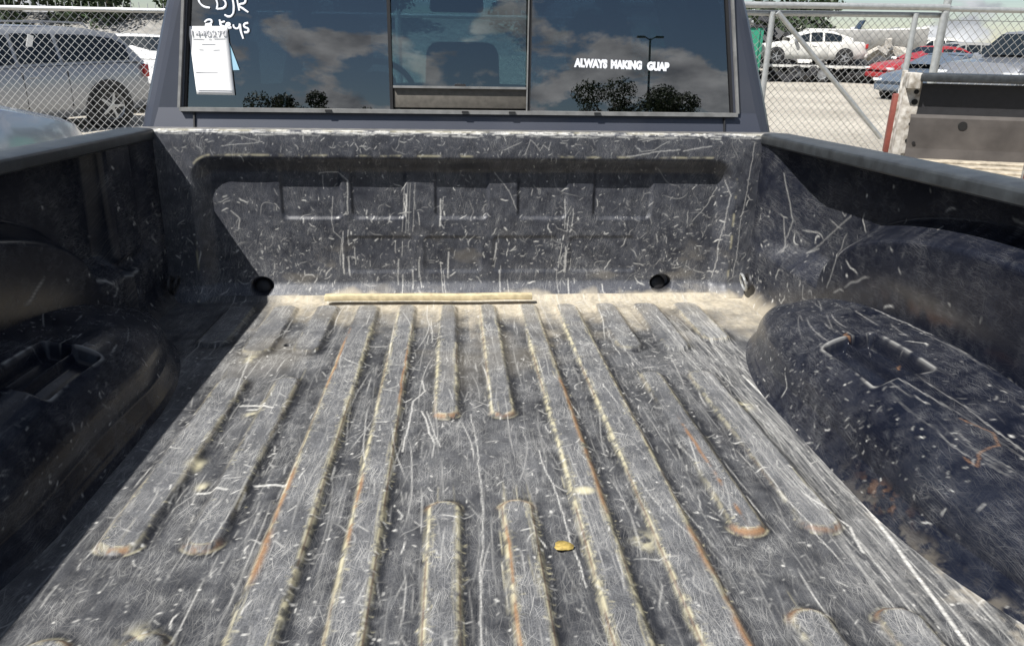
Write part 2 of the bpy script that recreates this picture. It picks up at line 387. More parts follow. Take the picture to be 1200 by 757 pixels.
def ground_mat():
    m, t, b = new_mat('gravel_ground'); n = t.nodes.new; L = t.links.new
    tcn = n('ShaderNodeTexCoord')
    a = n('ShaderNodeTexNoise'); a.inputs['Scale'].default_value = 0.35; a.inputs['Detail'].default_value = 8
    v = n('ShaderNodeTexVoronoi'); v.inputs['Scale'].default_value = 28.0
    f = n('ShaderNodeTexNoise'); f.inputs['Scale'].default_value = 9.0; f.inputs['Detail'].default_value = 10; f.inputs['Roughness'].default_value = 0.7
    for q in (a, v, f): L(tcn.outputs['Object'], q.inputs['Vector'])
    r = n('ShaderNodeValToRGB'); r.color_ramp.elements[0].position = 0.32; r.color_ramp.elements[1].position = 0.72
    r.color_ramp.elements[0].color = (0.33, 0.305, 0.26, 1); r.color_ramp.elements[1].color = (0.52, 0.485, 0.42, 1)
    L(a.outputs['Fac'], r.inputs[0])
    r2_ = n('ShaderNodeValToRGB'); r2_.color_ramp.elements[0].position = 0.35; r2_.color_ramp.elements[1].position = 0.65
    r2_.color_ramp.elements[0].color = (0.6, 0.58, 0.55, 1); r2_.color_ramp.elements[1].color = (1.1, 1.1, 1.1, 1)
    L(f.outputs['Fac'], r2_.inputs[0])
    x = n('ShaderNodeMixRGB'); x.blend_type = 'MULTIPLY'; x.inputs[0].default_value = 1; L(r.outputs[0], x.inputs[1]); L(r2_.outputs[0], x.inputs[2])
    L(x.outputs[0], b.inputs['Base Color']); b.inputs['Roughness'].default_value = 0.95
    bp = n('ShaderNodeBump'); bp.inputs['Strength'].default_value = 0.6; bp.inputs['Distance'].default_value = 0.03
    L(v.outputs['Distance'], bp.inputs['Height']); L(bp.outputs[0], b.inputs['Normal'])
    return m
M['ground'] = ground_mat()
M['bank'] = simple('gravel_bank', (0.26, 0.25, 0.23), 0.95, noise=0.45, nscale=1.3, bump=0.5)

# ------------------------------------------------------------------ setting: ground and bank
g = 600
me = raw_mesh('ground', [(-g, -g, 0), (g, -g, 0), (g, g, 0), (-g, g, 0)], [(0, 1, 2, 3)])
tag(mesh_obj('ground', me, M['ground']), kind='structure')
xs = np.linspace(-70, 90, 81); ys = np.linspace(0, 1, 25)
X, Yv = np.meshgrid(xs, ys, indexing='ij')
Zb = 2.6*sstep(0, 0.6, Yv)*(0.8+0.5*fbm(X, Yv*20, 0.12, 3))
Zb = Zb*(1-0.75*sstep(2, 10, X))
P = np.stack([X, 60+Yv*16+2*np.sin(X*0.1), Zb-0.03], -1)
tag(mesh_obj('gravel_bank', grid_mesh('gravel_bank', P), M['bank']), kind='structure')
# ------------------------------------------------------------------ THE TRUCK
truck = empty('pickup_truck', TRUCK)
tag(truck, 'dark blue pickup truck with an empty scratched black cargo bed', 'pickup truck')
ZTOP = 0.475

# ---- bed floor: pressed ribs, wear and scratches
def ribs():
    out = []
    for s in (-1, 1):
        def rib(a, b, y0, y1):
            out.append((min(s*a, s*b), max(s*a, s*b), y0, y1))
        rib(0.036, 0.074, -0.085, -0.81); rib(0.036, 0.075, -1.125, -1.74)
        rib(0.148, 0.188, -0.085, -1.74)
        rib(0.250, 0.302, -0.085, -1.74)
        rib(0.361, 0.414, -0.085, -0.445); rib(0.370, 0.412, -0.61, -1.222); rib(0.374, 0.414, -1.398, -1.74)
        rib(0.472, 0.532, -0.085, -0.45); rib(0.478, 0.530, -0.61, -1.222); rib(0.480, 0.530, -1.402, -1.74)
        rib(0.588, 0.652, -0.085, -0.39)
    return out
RIBS = ribs()
fx = np.linspace(-0.90, 0.90, 881)
fy = -np.concatenate([np.arange(0, 0.6, 0.003), np.arange(0.6, 1.50, 0.0021), np.arange(1.50, 1.761, 0.005)])
GX, GY = np.meshgrid(fx, fy, indexing='ij')
ribsdf = np.full(GX.shape, 9.0); edge_rust = np.zeros(GX.shape); end_tan = np.zeros(GX.shape); ribside = np.zeros(GX.shape)
for (x0, x1, y0, y1) in RIBS:
    hw = (x1-x0)/2; cxr = (x0+x1)/2; hl = abs(y1-y0)/2; cyr = (y0+y1)/2; rr = min(hw*0.92, 0.024)
    sx = slice(np.searchsorted(fx, x0-0.06), np.searchsorted(fx, x1+0.06))
    qx = np.abs(GX[sx]-cxr)-(hw-rr); qy = np.abs(GY[sx]-cyr)-(hl-rr)
    d = np.hypot(np.maximum(qx, 0), np.maximum(qy, 0))+np.minimum(np.maximum(qx, qy), 0)-rr
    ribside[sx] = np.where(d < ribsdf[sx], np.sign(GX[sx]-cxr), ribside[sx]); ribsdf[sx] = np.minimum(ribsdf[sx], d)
    for ye in (y0, y1):
        if ye > -0.7 or ye < -1.7: continue
        amp = rng.uniform(0.4, 1.0); wid = rng.uniform(0.0030, 0.0048)
        if abs(cxr) < 0.1 and ye < -1.0: amp, wid = 1.0, 0.0056
        em = np.exp(-(np.maximum(0, (GY[sx]-ye) if ye == y1 else (ye-GY[sx]))/0.013)**2)*(np.abs(GY[sx]-ye) < .06)
        edge_rust[sx] = np.maximum(edge_rust[sx], amp*em*np.exp(-((d-0.004)/wid)**2))
        end_tan[sx] = np.maximum(end_tan[sx], amp*em*(np.exp(-((d+0.002)/0.0016)**2)+0.8*np.exp(-((d-0.0105)/0.0022)**2)))
warp = (fbm(GX, GY, 30, 5)-0.5)*0.004
FL = sstep(0.0115, -0.0015, ribsdf+warp)
Z = 0.0082*FL + (fbm(GX, GY, 5, 8)-0.5)*0.003 + (fbm(GX, GY, 24, 9)-0.5)*0.0008
front = sstep(-0.05, 0.0, GY); Z += 0.012*front**2
# little drain holes
hx, hy = -0.437, -0.388
hd = np.hypot(GX-hx, GY-hy); Z -= 0.025*sstep(0.010, 0.006, hd)
# shape of the dirt, and shade painted beside the ribs
n_lo = fbm(GX, GY, 4, 21); n_mid = fbm(GX, GY, 14, 22); n_hi = fbm(GX, GY, 60, 23, 3); n_st = fbm(GX*6, GY, 8, 24)
wear_shade = 0.30+0.35*(n_mid-0.5)+0.28*(n_st-0.5)+0.40*(n_hi-0.5)
wear_shade += 0.26*sstep(0.002, -0.006, ribsdf)+0.14*sstep(-0.42, -0.55, GY)*sstep(-0.67, -0.5, GY)*(np.abs(GX) > .33)
wear_shade += 0.14*sstep(-0.80, -0.88, GY)*sstep(-1.12, -1.02, GY)*(np.abs(GX) < .10)
wear_shade -= 0.34*np.exp(-((ribsdf-0.012)/0.009)**2)*(0.35+0.65*(ribside > 0))  # shade beside the ribs painted into the colour, strongest on their right
wear_shade += 0.10*sstep(-0.7, -0.1, GY)
wear_shade = np.clip(wear_shade, 0.02, 1)
rs = Raster(fx, fy)
A = math.pi/2
box = (-0.66, 0.66, -1.5, -0.02)
rs.scratches(5000, box, (0.006, 0.07), (A, 0.14), 0.08, (0.04, 0.42), prob=lambda a, b: 0.25+0.75*(vnoise(a*9, b*3, 31) > .5))
rs.scratches(6500, box, (0.004, 0.022), (0, 2.0), 0.25, (0.06, 0.50), prob=lambda a, b: 0.10+1.2*vnoise(a*7, b*7, 32)**2)
rs.scratches(2600, box, (0.006, 0.040), (A, 0.7), 0.25, (0.15, 1.0), wob=0.08, prob=lambda a, b: vnoise(a*6, b*6, 33)*1.3-.15)
rs.scratches(420, box, (0.05, 0.30), (A, 0.08), 0.08, (0.2, 0.7), wob=0.03)
rs.scratches(70, box, (0.03, 0.10), (0.3, 1.5), 0.6, (0.3, 0.8), wob=0.2)
rs.scratches(1500, box, (0.003, 0.010), (0.2, 1.3), 0.3, (0.3, 1.0), width=0.0014, prob=lambda a, b: 0.05+1.5*vnoise(a*8, b*8, 37)**2.5)
rs.scratches(1300, box, (0.002, 0.008), (0, 2.0), 0.3, (0.3, 1.0), width=0.0012, prob=lambda a, b: 0.1+1.3*vnoise(a*8, b*8, 36)**2)
# right-hand drag marks beside the wheel arch
rs.scratches(500, (0.50, 0.66, -1.5, -0.3), (0.04, 0.3), (A, 0.06), 0.06, (0.2, 0.7))
rs.poly([(0.60, -0.62), (0.609, -1.07), (0.59, -1.25), (0.564, -1.464)], 0.95, 0.0018, jit=0.0006)
rs.poly([(0.55, -0.55), (0.575, -0.95), (0.57, -1.12)], 0.7, 0, jit=0.0008)
rs.poly([(0.513, -1.13), (0.545, -1.21), (0.532, -1.28)], 0.85, 0.0012)
for (px_, py_) in ((-0.355, -1.055), (-0.44, -1.07), (-0.46, -0.74), (-0.44, -0.76)):
    rs.poly([(px_, py_), (px_+0.03, py_+0.004), (px_+0.05, py_-0.004)], 0.9, 0.0022)
rs.poly([(-0.05, -0.84), (-0.075, -0.62), (-0.07, -0.80)], 0.0, 0)
rs.poly([(-0.102, -0.78), (-0.073, -0.92)], 0.9, 0.0005); rs.poly([(-0.093, -0.78), (-0.065, -0.93)], 0.8, 0.0)
rs.poly([(-0.108, -0.62), (-0.10, -0.68), (-0.12, -0.73), (-0.127, -0.95)], 0.8, 0.0005)
rs.poly([(-0.004, -0.80), (0.004, -1.1), (-0.01, -1.45)], 0.7, 0.0); rs.poly([(0.11, -0.95), (0.12, -1.1), (0.125, -1.18), (0.13, -1.33)], 0.8, 0.0)
scr = rs.M
# tan worn edges with feathery hairs across them
wob = fbm(GX*40, GY*7, 1.0, 41); gap = fbm(GX*18, GY*3.2, 1.0, 42)
edge = np.exp(-((ribsdf-0.002)/(0.0020+0.0026*wob))**2)
grain = sstep(0.36, 0.60, fbm(GX*120, GY*90, 1.0, 43))
line_ok = sstep(0.40, 0.60, gap+0.11*(np.abs(GX) < .32)+0.08*(GY < -0.5)-0.10*(GY > -.4))*np.where(np.abs(GX) < 0.32, 1.0, 0.45)
tan = 0.8*edge*(0.15+0.85*grain)*line_ok
rt = Raster(fx, fy)
def near_edge(a, b):
    i = np.clip(np.searchsorted(fx, a), 0, len(fx)-1); j = np.clip(np.searchsorted(-fy, -b), 0, len(fy)-1)
    return np.exp(-((ribsdf[i, j]-0.001)/0.0050)**2)*(0.05+1.1*line_ok[i, j])*(0.2+1.6*vnoise(a*13, b*9, 44)**2)*(1+1.2*((np.abs(a) < .2) & (b < -.95)))
rt.scratches(105000, box, (0.003, 0.011), (0, 0.8), 0.4, (0.05, 0.8), prob=near_edge)
rt.scratches(16000, box, (0.02, 0.10), (A, 0.02), 0.03, (0.1, 0.6), prob=near_edge)
tan = np.clip(np.maximum(tan, rt.M), 0, 1)
# grey-dark groove line down the middle of the tan edge
groove = np.exp(-((ribsdf-0.0028)/0.0012)**2)*line_ok*sstep(0.40, 0.55, fbm(GX*25, GY*5, 1.0, 45)); tan *= 1-0.75*groove; tan = np.clip(np.maximum(tan, 0.6*end_tan*grain), 0, 1)
patch = np.exp(-(((GX-0.165)/0.016)**2+((GY+1.105)/0.012)**2)**2); tan = np.maximum(tan, 0.9*patch)
for (sx_, sy_, sr_) in ((-0.47, -0.98, 0.012), (-0.43, -0.78, 0.010), (-0.44, -1.05, 0.008), (0.232, -1.235, 0.014), (-0.505, -0.48, 0.014), (-0.41, -1.40, 0.015), (0.545, -0.78, 0.013)):
    tan = np.maximum(tan, 0.8*np.exp(-((GX-sx_)**2+((GY-sy_)/1.4)**2)/sr_**2)*sstep(0.3, 0.55, n_hi))
# rust
rust = np.maximum(0.85*edge_rust*sstep(0.44, 0.60, fbm(GX, GY, 90, 53, 3)*.6+n_mid*.4+0.05), 0.28*groove)
def rust_line(x, y0, y1, wd):
    m = np.exp(-((GX-x+(fbm(GX*0, GY, 20, 51)-0.5)*0.006)/wd)**2)*sstep(y0+0.03, y0-0.02, GY)*sstep(y1-0.03, y1+0.02, GY)
    return 0.85*m*sstep(0.40, 0.58, fbm(GX*6, GY*6, 3, 52)+0.1)
for a_ in ((-0.303, -0.30, -0.66, 0.0028), (-0.302, -1.02, -1.16, 0.0035), (-0.301, -1.20, -1.30, 0.005), (0.190, -0.64, -1.16, 0.0038), (0.302, -1.20, -1.50, 0.0052), (-0.149, -0.42, -0.75, 0.002),
           (0.390, -0.86, -1.20, 0.003), (0.036, -1.2, -1.5, 0.002), (-0.188, -1.05, -1.22, 0.003)):
    rust = np.maximum(rust, rust_line(*a_))
# dust that has collected against the bulkhead
dn = fbm(GX, GY, 11, 61)
dust = sstep(-0.34, -0.02, GY+(dn-0.5)*0.34+0.03*np.sign(GX))*(1-0.72*sstep(0.004, -0.004, ribsdf))
dust = np.maximum(dust, sstep(0.58, 0.78, GX+(dn-0.5)*0.22)*sstep(-0.42, -0.18, GY+(dn-0.5)*0.2)*0.9)
dust *= (0.55+0.65*fbm(GX*5, GY*1.2, 10, 62))*(0.62+0.75*fbm(GX, GY, 130, 63, 2))
dust = np.maximum(dust, 0.22*sstep(0.5, 0.75, n_lo)*sstep(-0.9, -0.2, GY))
dust = np.maximum(dust, 0.4*sstep(0.57, 0.64, GX+(dn-0.5)*0.14)*sstep(-1.02, -1.2, GY)*sstep(0.46, 0.66, n_hi*.7+n_st*.3))
dust *= sstep(-0.60, -0.50, GX) * 1.0
dust = np.clip(dust, 0, 1)
blk = sstep(0.012, 0.009, hd)
for arr in (wear_shade, tan, rust, dust, scr): arr *= (1-blk)
Pf = np.stack([GX, GY, Z], -1)
bed_floor = mesh_obj('bed_floor', grid_mesh('bed_floor', Pf, dict(wear_shade=wear_shade, tan=tan, rust=rust, dust=dust, scratch=np.clip(scr, 0, 1)), flip=True), M['floor'], truck)
bed_floor['label'] = 'ribbed black bed floor worn grey with tan scuffs, rust and dust'

# ---- bulkhead
bx_ = np.linspace(-0.90, 0.90, 921); bz_ = np.linspace(-0.012, ZTOP, 246)
BX, BZ = np.meshgrid(bx_, bz_, indexing='ij')
def rbox(X, Zc, x0, x1, z0, z1, r):
    qx = np.abs(X-(x0+x1)/2)-((x1-x0)/2-r); qz = np.abs(Zc-(z0+z1)/2)-((z1-z0)/2-r)
    return np.hypot(np.maximum(qx, 0), np.maximum(qz, 0))+np.minimum(np.maximum(qx, qz), 0)-r
rec = rbox(BX, BZ, -0.755, 0.775, -0.30, 0.408, 0.07)
Yd = 0.034*sstep(0.0, -0.052, rec)
for (x0, x1) in ((-0.520, -0.352), (-0.325, -0.172), (-0.090, 0.063), (0.146, 0.290), (0.366, 0.538)):
    Yd += 0.0065*sstep(0.004, -0.008, rbox(BX, BZ, x0, x1, 0.228, 0.50, 0.018))*sstep(0.40, 0.35, BZ)
for (x0, x1) in ((-0.350, -0.150), (-0.125, 0.045), (0.075, 0.270), (0.300, 0.50)):
    Yd += 0.0035*sstep(0.004, -0.010, rbox(BX, BZ, x0, x1, 0.070, 0.178, 0.018))
Yd -= 0.030*sstep(0.045, 0.0, BZ)                 # foot curves into the floor
Yd += 0.010*sstep(ZTOP-0.008, ZTOP, BZ)
for (cxh, czh) in ((0.582, 0.034), (-0.591, 0.032)):
    hd2 = np.hypot((BX-cxh)/1.25, BZ-czh); Yd += 0.045*sstep(0.027, 0.022, hd2)
Yd += (fbm(BX, BZ, 6, 71)-0.5)*0.004
rb = Raster(bx_, bz_); bb = (-0.86, 0.84, 0.0, ZTOP)
low = lambda a, b: 0.18+0.82*sstep(0.40, 0.02, b)*vnoise(a*9, b*9, 75)**2*2.2
rb.scratches(3600, bb, (0.004, 0.018), (0.4, 1.6), 0.3, (0.05, 0.5), wob=0.1, prob=low)
rb.scratches(1300, bb, (0.006, 0.030), (A, 0.7), 0.4, (0.15, 0.95), wob=0.2, prob=low)
rb.scratches(2600, bb, (0.001, 0.010), (0, 1.5), 0.15, (0.15, 1.0), prob=low)
rb.scratches(1900, bb, (0.0012, 0.020), (0.6, 1.5), 0.15, (0.15, 1.0), width=0.0014, wob=0.08, prob=lambda a, b: sstep(0.36, 0.06, b)*vnoise(a*11, b*11, 83)**2*1.6)
rb.scratches(150, (-0.80, 0.80, 0.03, 0.30), (0.010, 0.045), (0.8, 1.0), 0.4, (0.3, 1.0), width=0.0008, wob=0.25)
rb.scratches(26, bb, (0.04, 0.12), (0.8, 1.2), 0.7, (0.25, 0.8), wob=0.3)
rb.scratches(300, (-0.86, 0.84, 0.405, ZTOP), (0.004, 0.025), (0.7, 1.3), 0.4, (0.15, 0.9), wob=0.2)
rb.scratches(420, (-0.86, 0.84, ZTOP-0.014, ZTOP), (0.006, 0.05), (0, 0.05), 0.1, (0.4, 1.0), width=0.0012)
for xx in (-0.19, -0.145, 0.10, 0.285, 0.30, -0.06, -0.335): 
    for k in range(5):
        x0 = xx+rng.uniform(-.02, .02); z0 = rng.uniform(.04, .3); rb.poly([(x0, z0), (x0+rng.uniform(-.006, .006), z0-rng.uniform(.03, .09))], rng.uniform(.5, .9), 0.0012*(k % 2))
for x0 in (-0.335, -0.325, -0.318, -0.305): rb.poly([(x0+.16, 0.33), (x0+.150, 0.19)], 0.45, 0, jit=0.0004)
for pts in ([(0.16, .41), (.175, .455), (.19, .445), (.205, .425), (.215, .44), (.23, .43), (.235, .45)], [(.47, .44), (.49, .425), (.53, .43), (.57, .455)], [(.49, .45), (.55, .46)], [(.48, .456), (.55, .468)],
            [(.61, .425), (.69, .44)], [(.45, .41), (.52, .42), (.60, .43)], [(.73, .32), (.70, .27), (.66, .22)], [(.745, .345), (.762, .30)], [(.762, .30), (.75, .18), (.735, .05)],
            [(.812, .45), (.80, .25), (.79, .06)], [(.08, .36), (.12, .31), (.15, .25)], [(-.62, .46), (-.55, .445), (-.66, .43)], [(-.41, .355), (-.36, .36), (-.335, .34), (-.332, .24)],
            [(-.40, .35), (-.40, .31)], [(-.375, .29), (-.385, .23), (-.38, .19), (-.36, .17), (-.365, .09)], [(-.66, .25), (-.64, .23), (-.645, .20)]):
    rb.poly(pts, 0.55, 0.0 if rng.random() < .75 else 0.0008)
bscr = rb.M
bw = 0.21+0.18*(fbm(BX, BZ, 12, 76)-0.5)+0.40*(fbm(BX, BZ, 60, 77, 3)-0.5)+0.25*sstep(0.14, 0.0, BZ)+0.1*sstep(0.40, 0.46, BZ)+0.12*sstep(-0.40, -0.75, BX)
bw = np.clip(bw, 0, 1)
bdust = np.clip(0.75*sstep(0.022, 0.0, BZ+(fbm(BX, BZ, 14, 78)-0.5)*0.05)+0.18*sstep(0.55, 0.75, fbm(BX, BZ*2, 8, 79))*sstep(0.25, 0.05, BZ), 0, 1)*sstep(-0.62, -0.5, BX)
btan = 0.35*sstep(ZTOP-0.007, ZTOP-0.003, BZ)*sstep(0.25, 0.6, fbm(BX*8, BZ*0, 4, 80))
btan = np.maximum(btan, 0.5*np.exp(-((rec-0.0)/0.003)**2)*sstep(0.5, 0.68, fbm(BX, BZ, 25, 81)))
for (cxh, czh) in ((0.582, 0.034), (-0.591, 0.032)):
    k_ = sstep(0.027, 0.024, np.hypot((BX-cxh)/1.25, BZ-czh))
    for arr in (bscr, bw, bdust, btan): arr *= 1-0.92*k_
zero = np.zeros(BX.shape)
bulkhead = mesh_obj('bulkhead', grid_mesh('bulkhead', np.stack([BX, Yd, BZ], -1), dict(wear_shade=bw, tan=btan, rust=zero, dust=bdust, scratch=np.clip(bscr, 0, 1)), flip=False), M['wallp'], truck)
bulkhead['label'] = 'pressed black bulkhead panel covered with white scratches'
tm = MB().box((0, 0.044, ZTOP-0.006), (1.80, 0.066, 0.012)); cap = tm.build('top_flange', simple('worn_flange', (0.15, 0.147, 0.142), 0.6, noise=0.5, nscale=45), bulkhead, bevel=0.003)
for (cxh, czh) in ((0.582, 0.034), (-0.591, 0.032)):
    MB().lathe((cxh-0.004, 0.062, czh-0.008), (0.1, -1, 0.25), [(0.0, 0.012), (0.016, 0.012), (0.024, 0.006), (0.026, 0.0)], 20).build('plug', M['black'], bulkhead, smooth=True)

# ---- side walls (mirrored), with the swollen panel over each wheel
def side_wall(s):
    wy = -np.arange(0, 1.761, 0.0032 if s > 0 else 0.0045); wz = np.linspace(-0.01, 0.455, 146 if s > 0 else 110)
    WY, WZ = np.meshgrid(wy, wz, indexing='ij')
    zar = 0.168+0.205*np.sqrt(np.maximum(0, 1-((WY+1.04)/0.62)**2))
    dd = WZ-zar
    depth = 0.905-0.064*sstep(0.030, -0.026, dd)               # lower panel bulges inward
    flush = sstep(-0.30, -0.015, WY)
    depth = depth-(depth-0.835)*flush*sstep(0.02, 0.20, WZ)
    depth = depth-0.030*sstep(0.05, -0.01, WZ)
    if s < 0:
        pil = sstep(-0.285, -0.275, WY)*sstep(-0.125, -0.135, WY)*sstep(0.15, 0.19, WZ); depth = depth-(depth-0.846)*pil
        sm = sstep(-0.275, -0.27, WY)*sstep(-0.215, -0.22, WY)*sstep(0.16, 0.15, WZ); depth = depth-0.018*sm
    depth = depth+(fbm(WY, WZ, 4, 91, 2)-0.5)*0.004
    rr_ = Raster(wy, wz); b_ = (-1.75, -0.01, 0, 0.45); k = 1.0 if s > 0 else 0.65
    pr = lambda a, b: 0.05+0.95*sstep(-0.8, -0.15, a)*sstep(0.34, 0.10, b)
    rr_.scratches(int(900*k), b_, (0.004, 0.018), (0.4, 1.7), 0.4, (0.08, 0.6), wob=0.1, prob=pr)
    rr_.scratches(int(160*k), b_, (0.01, 0.07), (0.9, 1.2), 0.8, (0.4, 0.95), wob=0.4, prob=pr)
    rr_.scratches(int(150*k), b_, (0.004, 0.012), (0.9, 1.2), 0.5, (0.7, 1), width=0.0016, prob=pr)
    rr_.scratches(int(18*k), b_, (0.03, 0.12), (0, 0.25), 0.3, (0.3, 0.7), wob=0.2)
    if s > 0:
        for pts in ([(-.14, .26), (-.155, .19), (-.16, .17)], [(-.12, .38), (-.17, .26), (-.15, .20)], [(-.28, .21), (-.24, .19), (-.36, .28), (-.42, .32)], [(-.55, .29), (-.50, .24), (-.47, .16)],
                    [(-.35, .13), (-.355, .10), (-.45, .11), (-.50, .13), (-.52, .10)]):
            rr_.poly(pts, 0.38, 0.0)
    wr = np.clip(0.05+0.10*sstep(-0.7, -0.3, WY)+0.25*(fbm(WY, WZ, 9, 92)-0.5)+0.25*(fbm(WY, WZ, 60, 96)-0.5)+0.35*sstep(-0.6, -0.05, WY)*sstep(0.34, 0.16, WZ)*fbm(WY, WZ, 20, 93), 0, 1)
    du = np.clip(0.8*sstep(0.06, 0.0, WZ+(fbm(WY, WZ, 14, 94)-0.5)*0.06)*sstep(-0.5, -0.1, WY), 0, 1)*(1 if s > 0 else 0.15)
    du = np.maximum(du, 0.07*np.exp(-((WY+0.86)/0.15)**2-((WZ-0.235)/0.016)**2)*(s > 0))
    ru = np.exp(-((WY+0.88)/0.16)**2-((WZ-0.215)/0.012)**2)*0.10*sstep(0.4, 0.6, fbm(WY, WZ, 12, 95))*(s > 0)
    ta = np.zeros(WY.shape)
    P_ = np.stack([s*depth, WY, WZ], -1)
    o = mesh_obj('side_wall', grid_mesh('side_wall', P_, dict(wear_shade=wr, tan=ta, rust=ru, dust=du, scratch=np.clip(rr_.M, 0, 1)), flip=(s > 0)), M['arch'], truck)
    # tie-down ring near the front corner
    rg = MB(); c = Vector((s*0.802, -0.058, 0.060)); pts = []
    for i in range(14):
        t = 2*math.pi*i/14; pts.append(c+Vector((-s*0.008*math.sin(t), 0.020*math.cos(t), 0.024*math.sin(t))))
    rg.sweep(pts, 0.0038, 6, close=True); rg.build('tie_down_ring', M['steel'] if s > 0 else M['darkmetal'], o, smooth=True)
    MB().lathe((s*0.816, -0.058, 0.062), (-s, 0, 0), [(0.026, 0.0), (0.024, 0.005), (0.014, 0.006), (0.010, -0.004), (0.0, -0.004)], 18).build('ring_mount', M['black'], o, smooth=True)
    return o
for s in (1, -1): side_wall(s)

# ---- wheel arches
def wheel_arch(s):
    uy = -np.arange(0.27, 1.622, 0.0026 if s > 0 else 0.0030); nv = 215 if s > 0 else 190
    L = 0.52; y0, y1 = -0.262, -1.63
    sA = np.clip((y0-uy)/L, 0, 1); sB = np.clip((uy-y1)/0.46, 0, 1); q = np.minimum(sA, sB)
    xi = 0.845-0.233*(1-(1-q)**1.7)**(1/1.7)
    qz = np.minimum(np.clip((y0-uy)/0.70, 0, 1), np.clip((uy-y1)/0.70, 0, 1))
    zt = 0.166*(1-(1-qz)**2.0)**(1/2.0)
    V = np.linspace(0, 1, nv)
    PX = np.zeros((len(uy), nv)); PZ = np.zeros_like(PX); SL = np.zeros_like(PX)
    for i in range(len(uy)):
        r = min(0.118, zt[i]*0.74, (0.87-xi[i])*0.5); r = max(r, 1e-4); lean = 0.012*min(1, zt[i]/0.15)
        pts = [(xi[i]-0.016, -0.004), (xi[i]-0.004, 0.010*min(1, zt[i]/.1)), (xi[i]+lean, max(zt[i]-r, 0))]
        for t in np.linspace(0, math.pi/2, 16)[1:]:
            pts.append((xi[i]+lean+r*(1-math.cos(t)), zt[i]-r+r*math.sin(t)))
        pts.append((0.88, zt[i]+0.028*min(1, zt[i]/.15)))
        pts = np.array(pts); ln = np.concatenate([[0], np.cumsum(np.hypot(*np.diff(pts, axis=0).T))])
        PX[i] = np.interp(V*ln[-1], ln, pts[:, 0]); PZ[i] = np.interp(V*ln[-1], ln, pts[:, 1]); SL[i] = V*ln[-1]
    UY = np.repeat(uy[:, None], nv, 1)
    PX2 = PX+(fbm(UY, SL, 5, 101, 2)-0.5)*0.003; PZ2 = PZ+(fbm(UY, SL, 5, 102, 2)-0.5)*0.003*(PZ > 0.02)
    # recessed pocket on top, with a ridge along its middle
    px0, px1, py0, py1 = 0.668, 0.770, -0.815, -1.020
    pk = rbox(PX, UY, px0, px1, py1, py0, 0.012)
    dpt = 0.030*sstep(0.0, -0.011, pk)*sstep(0.05, 0.08, PZ)
    dpt *= 1-0.55*np.exp(-((PX-0.719)/0.005)**2)
    PZ2 = PZ2-dpt
    ra = Raster(uy, np.linspace(0, 0.52, 240)); k = 1.0 if s > 0 else 0.65
    b_ = (-1.70, -0.30, 0, 0.42)
    pr = lambda a, b: 0.12+1.3*vnoise(a*9, b*9, 111)**2
    ra.scratches(int(1700*k), b_, (0.002, 0.018), (2.4, 0.7), 0.15, (0.03, 0.55), prob=pr)
    ra.scratches(int(420*k), b_, (0.002, 0.022), (0.9, 1.3), 0.2, (0.05, 0.85), wob=0.1, prob=lambda a, b: pr(a, b)*sstep(.30, .10, b))
    ra.scratches(int(120*k), (-1.30, -0.40, 0.16, 0.40), (0.03, 0.22), (math.pi, 0.10), 0.12, (0.04, 0.45))
    ra.scratches(int(35*k), b_, (0.002, 0.009), (0.9, 1.3), 0.5, (0.4, 1), width=0.0012, prob=pr)
    ra.scratches(int(9*k), b_, (0.05, 0.12), (0.9, 1.3), 0.9, (0.5, 0.9), wob=0.4)
    if s > 0:
        ra.poly([(-0.30, .30), (-0.45, .345), (-0.62, .37), (-0.80, .375), (-1.05, .35)], 0.55, 0.0)
        ra.poly([(-0.40, .22), (-0.52, .30), (-0.70, .33), (-0.90, .345)], 0.5, 0.0)
    lift = np.zeros(UY.shape)
    jj = np.clip((SL/0.52*239).astype(int), 0, 239); ii = np.repeat(np.arange(len(uy))[:, None], nv, 1)
    sc = ra.M[ii, jj]
    rim_ = np.exp(-((pk-0.001)/0.0025)**2)*sstep(0.4, 0.6, fbm(UY*20, PX*20, 1, 113))*(PZ > 0.12)
    sc = sc*(1-0.9*sstep(0.0, -0.006, pk)*(PZ > 0.12)); sc = np.maximum(sc, 0.35*rim_)
    wr = np.clip(0.10+0.25*(fbm(UY, SL, 10, 114)-0.5)+0.3*(fbm(UY, SL, 60, 119)-0.5)+0.28*sstep(-0.85, -0.45, UY)*fbm(UY, SL, 30, 115), 0, 1)
    du = 0.18*sstep(0.035, 0.0, SL+(fbm(UY, SL, 16, 116)-0.5)*0.06)*sstep(-1.0, -1.25, UY)*sstep(0.42, 0.6, fbm(UY, SL, 50, 118))+0.7*sstep(-0.40, -0.28, UY)*sstep(0.12, 0.0, SL)
    du = np.clip(du, 0, 1)*(1 if s > 0 else 0.1)
    wr = wr*(1-0.8*sstep(0.0, -0.006, pk)*(PZ > .06))
    ru = (s > 0)*0.3*np.exp(-((UY+1.17)/0.05)**2-((SL-0.035)/0.016)**2)*sstep(0.52, 0.62, fbm(UY, SL, 70, 117))
    if s > 0:
        rr_ = Raster(uy, np.linspace(0, 0.52, 240)); rr_.poly([(-1.17, .21), (-1.215, .225), (-1.245, .205), (-1.25, .175), (-1.27, .155), (-1.245, .155)], 0.5, 0.0)
        rr_.poly([(-1.40, .135), (-1.41, .150)], 0.8, 0.002); ru = np.maximum(ru, rr_.M[ii, jj])
        rr_ = Raster(uy, np.linspace(0, 0.52, 240)); rr_.poly([(-0.80, .225), (-0.81, .215), (-0.82, .222)], 0.8, 0.0012); rr_.poly([(-0.93, .26), (-0.94, .255)], .8, .001); ru = np.maximum(ru, rr_.M[ii, jj]*.8)
